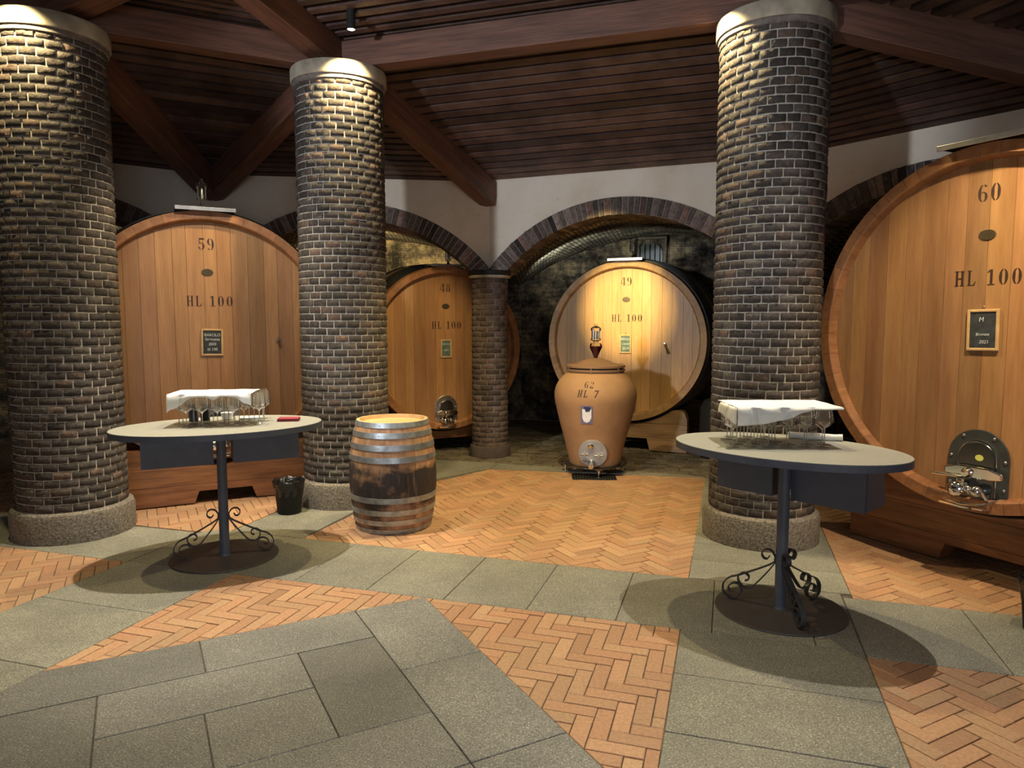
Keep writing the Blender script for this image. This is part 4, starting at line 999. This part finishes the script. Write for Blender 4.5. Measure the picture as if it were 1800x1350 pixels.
# ------------------------------------------------------------------ glasses
def make_glass():
    m = MB()
    prof_ = [(.038, 0.0), (.0385, .0015), (.030, .003), (.008, .006), (.0042, .012), (.0036, .03), (.0036, .085), (.005, .098), (.012, .106), (.030, .117), (.0475, .128), (.0495, .134), (.047, .150), (.041, .185), (.035, .222)]
    prof_ = [(r_, z_*1.03) for r_, z_ in prof_]
    m.lathe(prof_[8:], 28, caps=False); m.lathe(prof_[:9], 28, 1, caps=False); return m.build('wine_glass', [M_GLASS, M_STEM], None, sharp=25)
def inside(p, c, a_, b_, ang, k=.93):
    dx, dy = p[0]-c[0], p[1]-c[1]; u = dx*math.cos(ang)+dy*math.sin(ang); v = -dx*math.sin(ang)+dy*math.cos(ang)
    return (u/(a_*k-.03))**2+(v/(b_*k-.03))**2 < 1
g0 = make_glass(); first = [True]
def glass_at(x, y, z, label, group):
    o = g0 if first[0] else g0.copy()
    if not first[0]: COL.objects.link(o)
    first[0] = False; o.location = (x, y, z); o.rotation_euler = (0, 0, rnd(0, 6)); tag(o, label, 'glass', group)
RIGHTG = []
for j in range(5):
    for i in range(7):
        x = 1.285+.104*i+(.052 if j % 2 else 0)+rnd(-.002, .002); y = 4.085+.092*j+rnd(-.002, .002)
        if inside((x, y), TR, .665, .445, AR) and .303 < x/y < .455 and not (x > 1.62 and y > 4.25): RIGHTG.append((x, y))
for x, y in RIGHTG: glass_at(x, y, ZTR+.0005, 'clear stemmed wine glass in the cluster on the right-hand table', 'wine glasses on the right table')
LEFTG = []
ca_, sa_ = math.cos(AL), math.sin(AL)
for j in range(4):
    for i in range(6):
        u = -.26+.104*i+(.052 if j % 2 else 0)+rnd(-.002, .002); v = -.12+.092*j+rnd(-.002, .002)
        x, y = -2.135+u*math.cos(R(9))-v*math.sin(R(9)), 5.05+u*math.sin(R(9))+v*math.cos(R(9))
        if inside((x, y), TL, .712, .48, AL) and not (j == 3 and u < .02) and not (j == 0 and (u < -.2 or u > .2)): LEFTG.append((x, y))
lone = (-1.905, 5.385)
LEFTG = [p for p in LEFTG if math.hypot(p[0]-lone[0], p[1]-lone[1]) > .085]
for x, y in LEFTG: glass_at(x, y, ZTL+.0005, 'clear stemmed wine glass in the cluster on the left-hand table', 'wine glasses on the left table')
glass_at(lone[0], lone[1], ZTL+.0005, 'lone clear wine glass at the right end of the left table cluster', None)
# ------------------------------------------------------------------ cloths over the glasses
def cloth(name, label, c, ang, z, us, vs, flap, th=.003, sag=.004, side=0):
    """sheet lying on the glass rims; flap(u) gives how far its front edge hangs down"""
    m = MB(); nu, nv, nf = 40, 12, 8; c_, s_ = math.cos(ang), math.sin(ang)
    rows = []
    for i in range(nu+1):
        u = us[0]+(us[1]-us[0])*i/nu; col = []
        for j in range(nv+1):
            v = vs[1]+(vs[0]-vs[1])*j/nv; zz = z+sag*math.sin(u*33)*math.sin(v*30)*.5
            col.append((u, v, zz))
        L = flap(u)
        for j in range(1, nf+1):
            f = j/nf; col.append((u, vs[0]-.012*math.sin(min(1, f*2)*PI/2)-.006*math.sin(u*40), z-.002-L*f))
        rows.append([(c[0]+u_*c_-v_*s_, c[1]+u_*s_+v_*c_, z_) for u_, v_, z_ in col])
    k = len(rows[0]); b = m.add([p for r_ in rows for p in r_])
    for i in range(nu):
        for j in range(k-1): m.face((b+i*k+j, b+i*k+j+1, b+(i+1)*k+j+1, b+(i+1)*k+j), 0, (1, 1, 1), None, True)
    if side:
        a = vs[1]; rs = []
        for j in range(9):
            v = vs[0]+(vs[1]*.8-vs[0])*j/8; rs.append([(us[0]-.010*math.sin(min(1, q/2)*PI/2)-.006*math.sin(v*45+q*.3), v, z-.001-side*(1-.35*j/8)*q/6) for q in range(7)])
        rs = [[(c[0]+u_*c_-v_*s_, c[1]+u_*s_+v_*c_, z_) for u_, v_, z_ in r_] for r_ in rs]; b = m.add([p for r_ in rs for p in r_])
        for j in range(8):
            for q in range(6): m.face((b+j*7+q, b+(j+1)*7+q, b+(j+1)*7+q+1, b+j*7+q+1), 0, (1, 1, 1), None, True)
    o = m.build(name, M_LINEN, None, sharp=80); so = o.modifiers.new('solidify', 'SOLIDIFY'); so.thickness = th; so.offset = 1
    return tag(o, label, 'cloth')
def lerpf(pts):
    def f(u):
        for (a, b), (c, d) in zip(pts, pts[1:]):
            if a <= u <= c: t = (u-a)/(c-a); t = t*t*(3-2*t); return b+(d-b)*t
        return pts[-1][1] if u > pts[-1][0] else pts[0][1]
    return f
cloth('linen_cloth', 'white linen cloth laid over the glasses on the left table', (-2.135, 5.08), R(9), ZTL+.232, (-.29, .27), (-.13, .19), lerpf([(-.30, .125), (-.26, .10), (-.11, .018), (-.03, .018), (.02, .038), (.07, .014), (.16, .02), (.24, .07), (.28, .085)]))
cloth('linen_cloth', 'white linen cloth laid over the glasses on the right table', (1.610, 4.12), 0.0, ZTR+.232, (-.31, .30), (-.06, .33), lerpf([(-.31, .10), (-.2, .095), (-.05, .07), (.08, .02), (.14, .008), (.31, .008)]), side=.095)
def rolled(name, label, c, ang, L, r_, mat):
    m = MB(); path = []
    n = 16
    for i in range(n+1): f = i/n; path.append(((f-.5)*L, .006*math.sin(f*9), r_*.92+.002*math.sin(f*14)))
    m.tube(path, [r_*(.86+.14*math.sin(PI*min(1, max(0, (i+.8)/(n+1.2)))))*(1+.05*math.sin(i*1.7)) for i in range(n+1)], 14)
    o = m.build(name, mat, None, (c[0], c[1], c[2]), ang); return tag(o, label, 'napkin')
rolled('rolled_napkin', 'white rolled napkin behind the glasses on the right table', (1.872, 4.335, ZTR+.0005), R(-22), .31, .022, M_LINEN)
def folded(name, label, c, ang, w_, d_, n, mat, cat):
    m = MB()
    for k in range(n):
        j = .006; m.box(-w_/2+rnd(-j, j), w_/2+rnd(-j, j), -d_/2+rnd(-j, j), d_/2+rnd(-j, j), k*.0058, k*.0058+.005)
    o = m.build(name, mat, None, c, ang, bevel=.0018); return tag(o, label, cat)
u, v = .42, -.16; folded('folded_napkin', 'dark red folded napkins at the right end of the left table', (-1.67, 5.27, ZTL+.0005), R(8), .155, .11, 4, M_RED, 'napkin')
def onL(u, v): return (TL[0]+u*ca_-v*sa_, TL[1]+u*sa_+v*ca_, ZTL+.0005)
folded('folded_paper', 'white folded paper lying behind the glasses on the left table', onL(.235, .215), R(20), .17, .09, 3, M_LINEN, 'paper')
for u, v, mt, lb in ((-.165, .275, M_NAVY, 'small navy rounded bottle among the glasses on the left table'), (-.085, .275, M_BLACK, 'small black rounded bottle among the glasses on the left table')):
    t = thing('wine_stopper_bottle', lb, 'bottle', onL(u, v)); t.name = 'small_bottle'
    m = MB(); m.lathe([(.030, 0), (.033, .004), (.033, .085), (.027, .105), (.015, .112)], 22); m.build('bottle_body', mt, t)
    m = MB(); m.lathe([(.014, .1125), (.014, .122), (.012, .125), (0, .1255)], 16, caps=False); m.build('cap', M_BLACK, t)
m = MB(); m.lathe([(.02, 0), (.032, .006), (.042, .035), (.045, .055), (.043, .056), (.039, .035), (.028, .009), (0, .007)], 28, caps=False); m.lathe([(0, 0), (.02, 0)], 20, caps=False)
tag(m.build('small_bowl', M_LINEN, None, onL(.065, .255)), 'small white bowl behind the stems on the left table', 'bowl')

# ------------------------------------------------------------------ waste bins
def make_bin(label, loc, s=1.0):
    t = thing('waste_bin', label, 'bin', loc, 0, 'black waste bins')
    m = MB(); m.lathe([(.098*s, 0), (.103*s, .006), (.128*s, .275*s), (.131*s, .285*s), (.126*s, .284*s), (.10*s, .03*s), (0, .028*s)], 36, caps=False); m.lathe([(0, .0005), (.098*s, 0)], 24, caps=False); m.build('bin_body', M_BLACK, t)
    m = MB(); N = 60; rows = []
    for (r_, z, amp) in ((.116, .16, .003), (.126, .22, .004), (.134, .265, .005), (.139, .292, .007), (.134, .300, .008), (.122, .285, .006), (.112, .20, .004)):
        ph = rnd(0, 6); rows.append([((r_+amp*math.sin(11*2*PI*i/N+ph)+rnd(-.002, .002))*s*math.cos(2*PI*i/N), (r_+amp*math.sin(11*2*PI*i/N+ph))*s*math.sin(2*PI*i/N), (z+amp*.8*math.sin(7*2*PI*i/N+ph)+rnd(-.003, .003))*s) for i in range(N)])
    b = m.add([p for r_ in rows for p in r_])
    for k in range(len(rows)-1):
        for i in range(N): m.face((b+k*N+i, b+k*N+(i+1) % N, b+(k+1)*N+(i+1) % N, b+(k+1)*N+i), 0, (1, 1, 1), None, True)
    m.build('bag_liner', M_BINBAG, t, sharp=80); return t
make_bin('black waste bin with bag liner beside the middle column', (-2.0, 6.25, .002))
make_bin('black waste bin mostly cut off by the right edge', (2.95, 3.785, .002))
# dark tank with a chrome tap in the gallery beside cask 49
t = thing('gallery_tank', 'small dark round tank with chrome tap, in shadow right of cask 49', 'tank', (2.62, 8.85, .002), R(20))
m = MB(); m.lathe([(.22, 0), (.25, .02), (.25, .62), (.20, .72), (.07, .76), (.06, .80), (0, .80)], 32, caps=False); m.build('tank_body', M_BLACK, t)
m = MB(); m.lathe([(.02, -.245), (.02, -.30), (.032, -.305), (.032, -.33), (0, -.331)], 14, axis='Y', cx=0, cy=.50); m.tube([(0, -.32, .52), (.16, -.33, .545)], .007, 8); m.build('tap', M_CHROME, t)
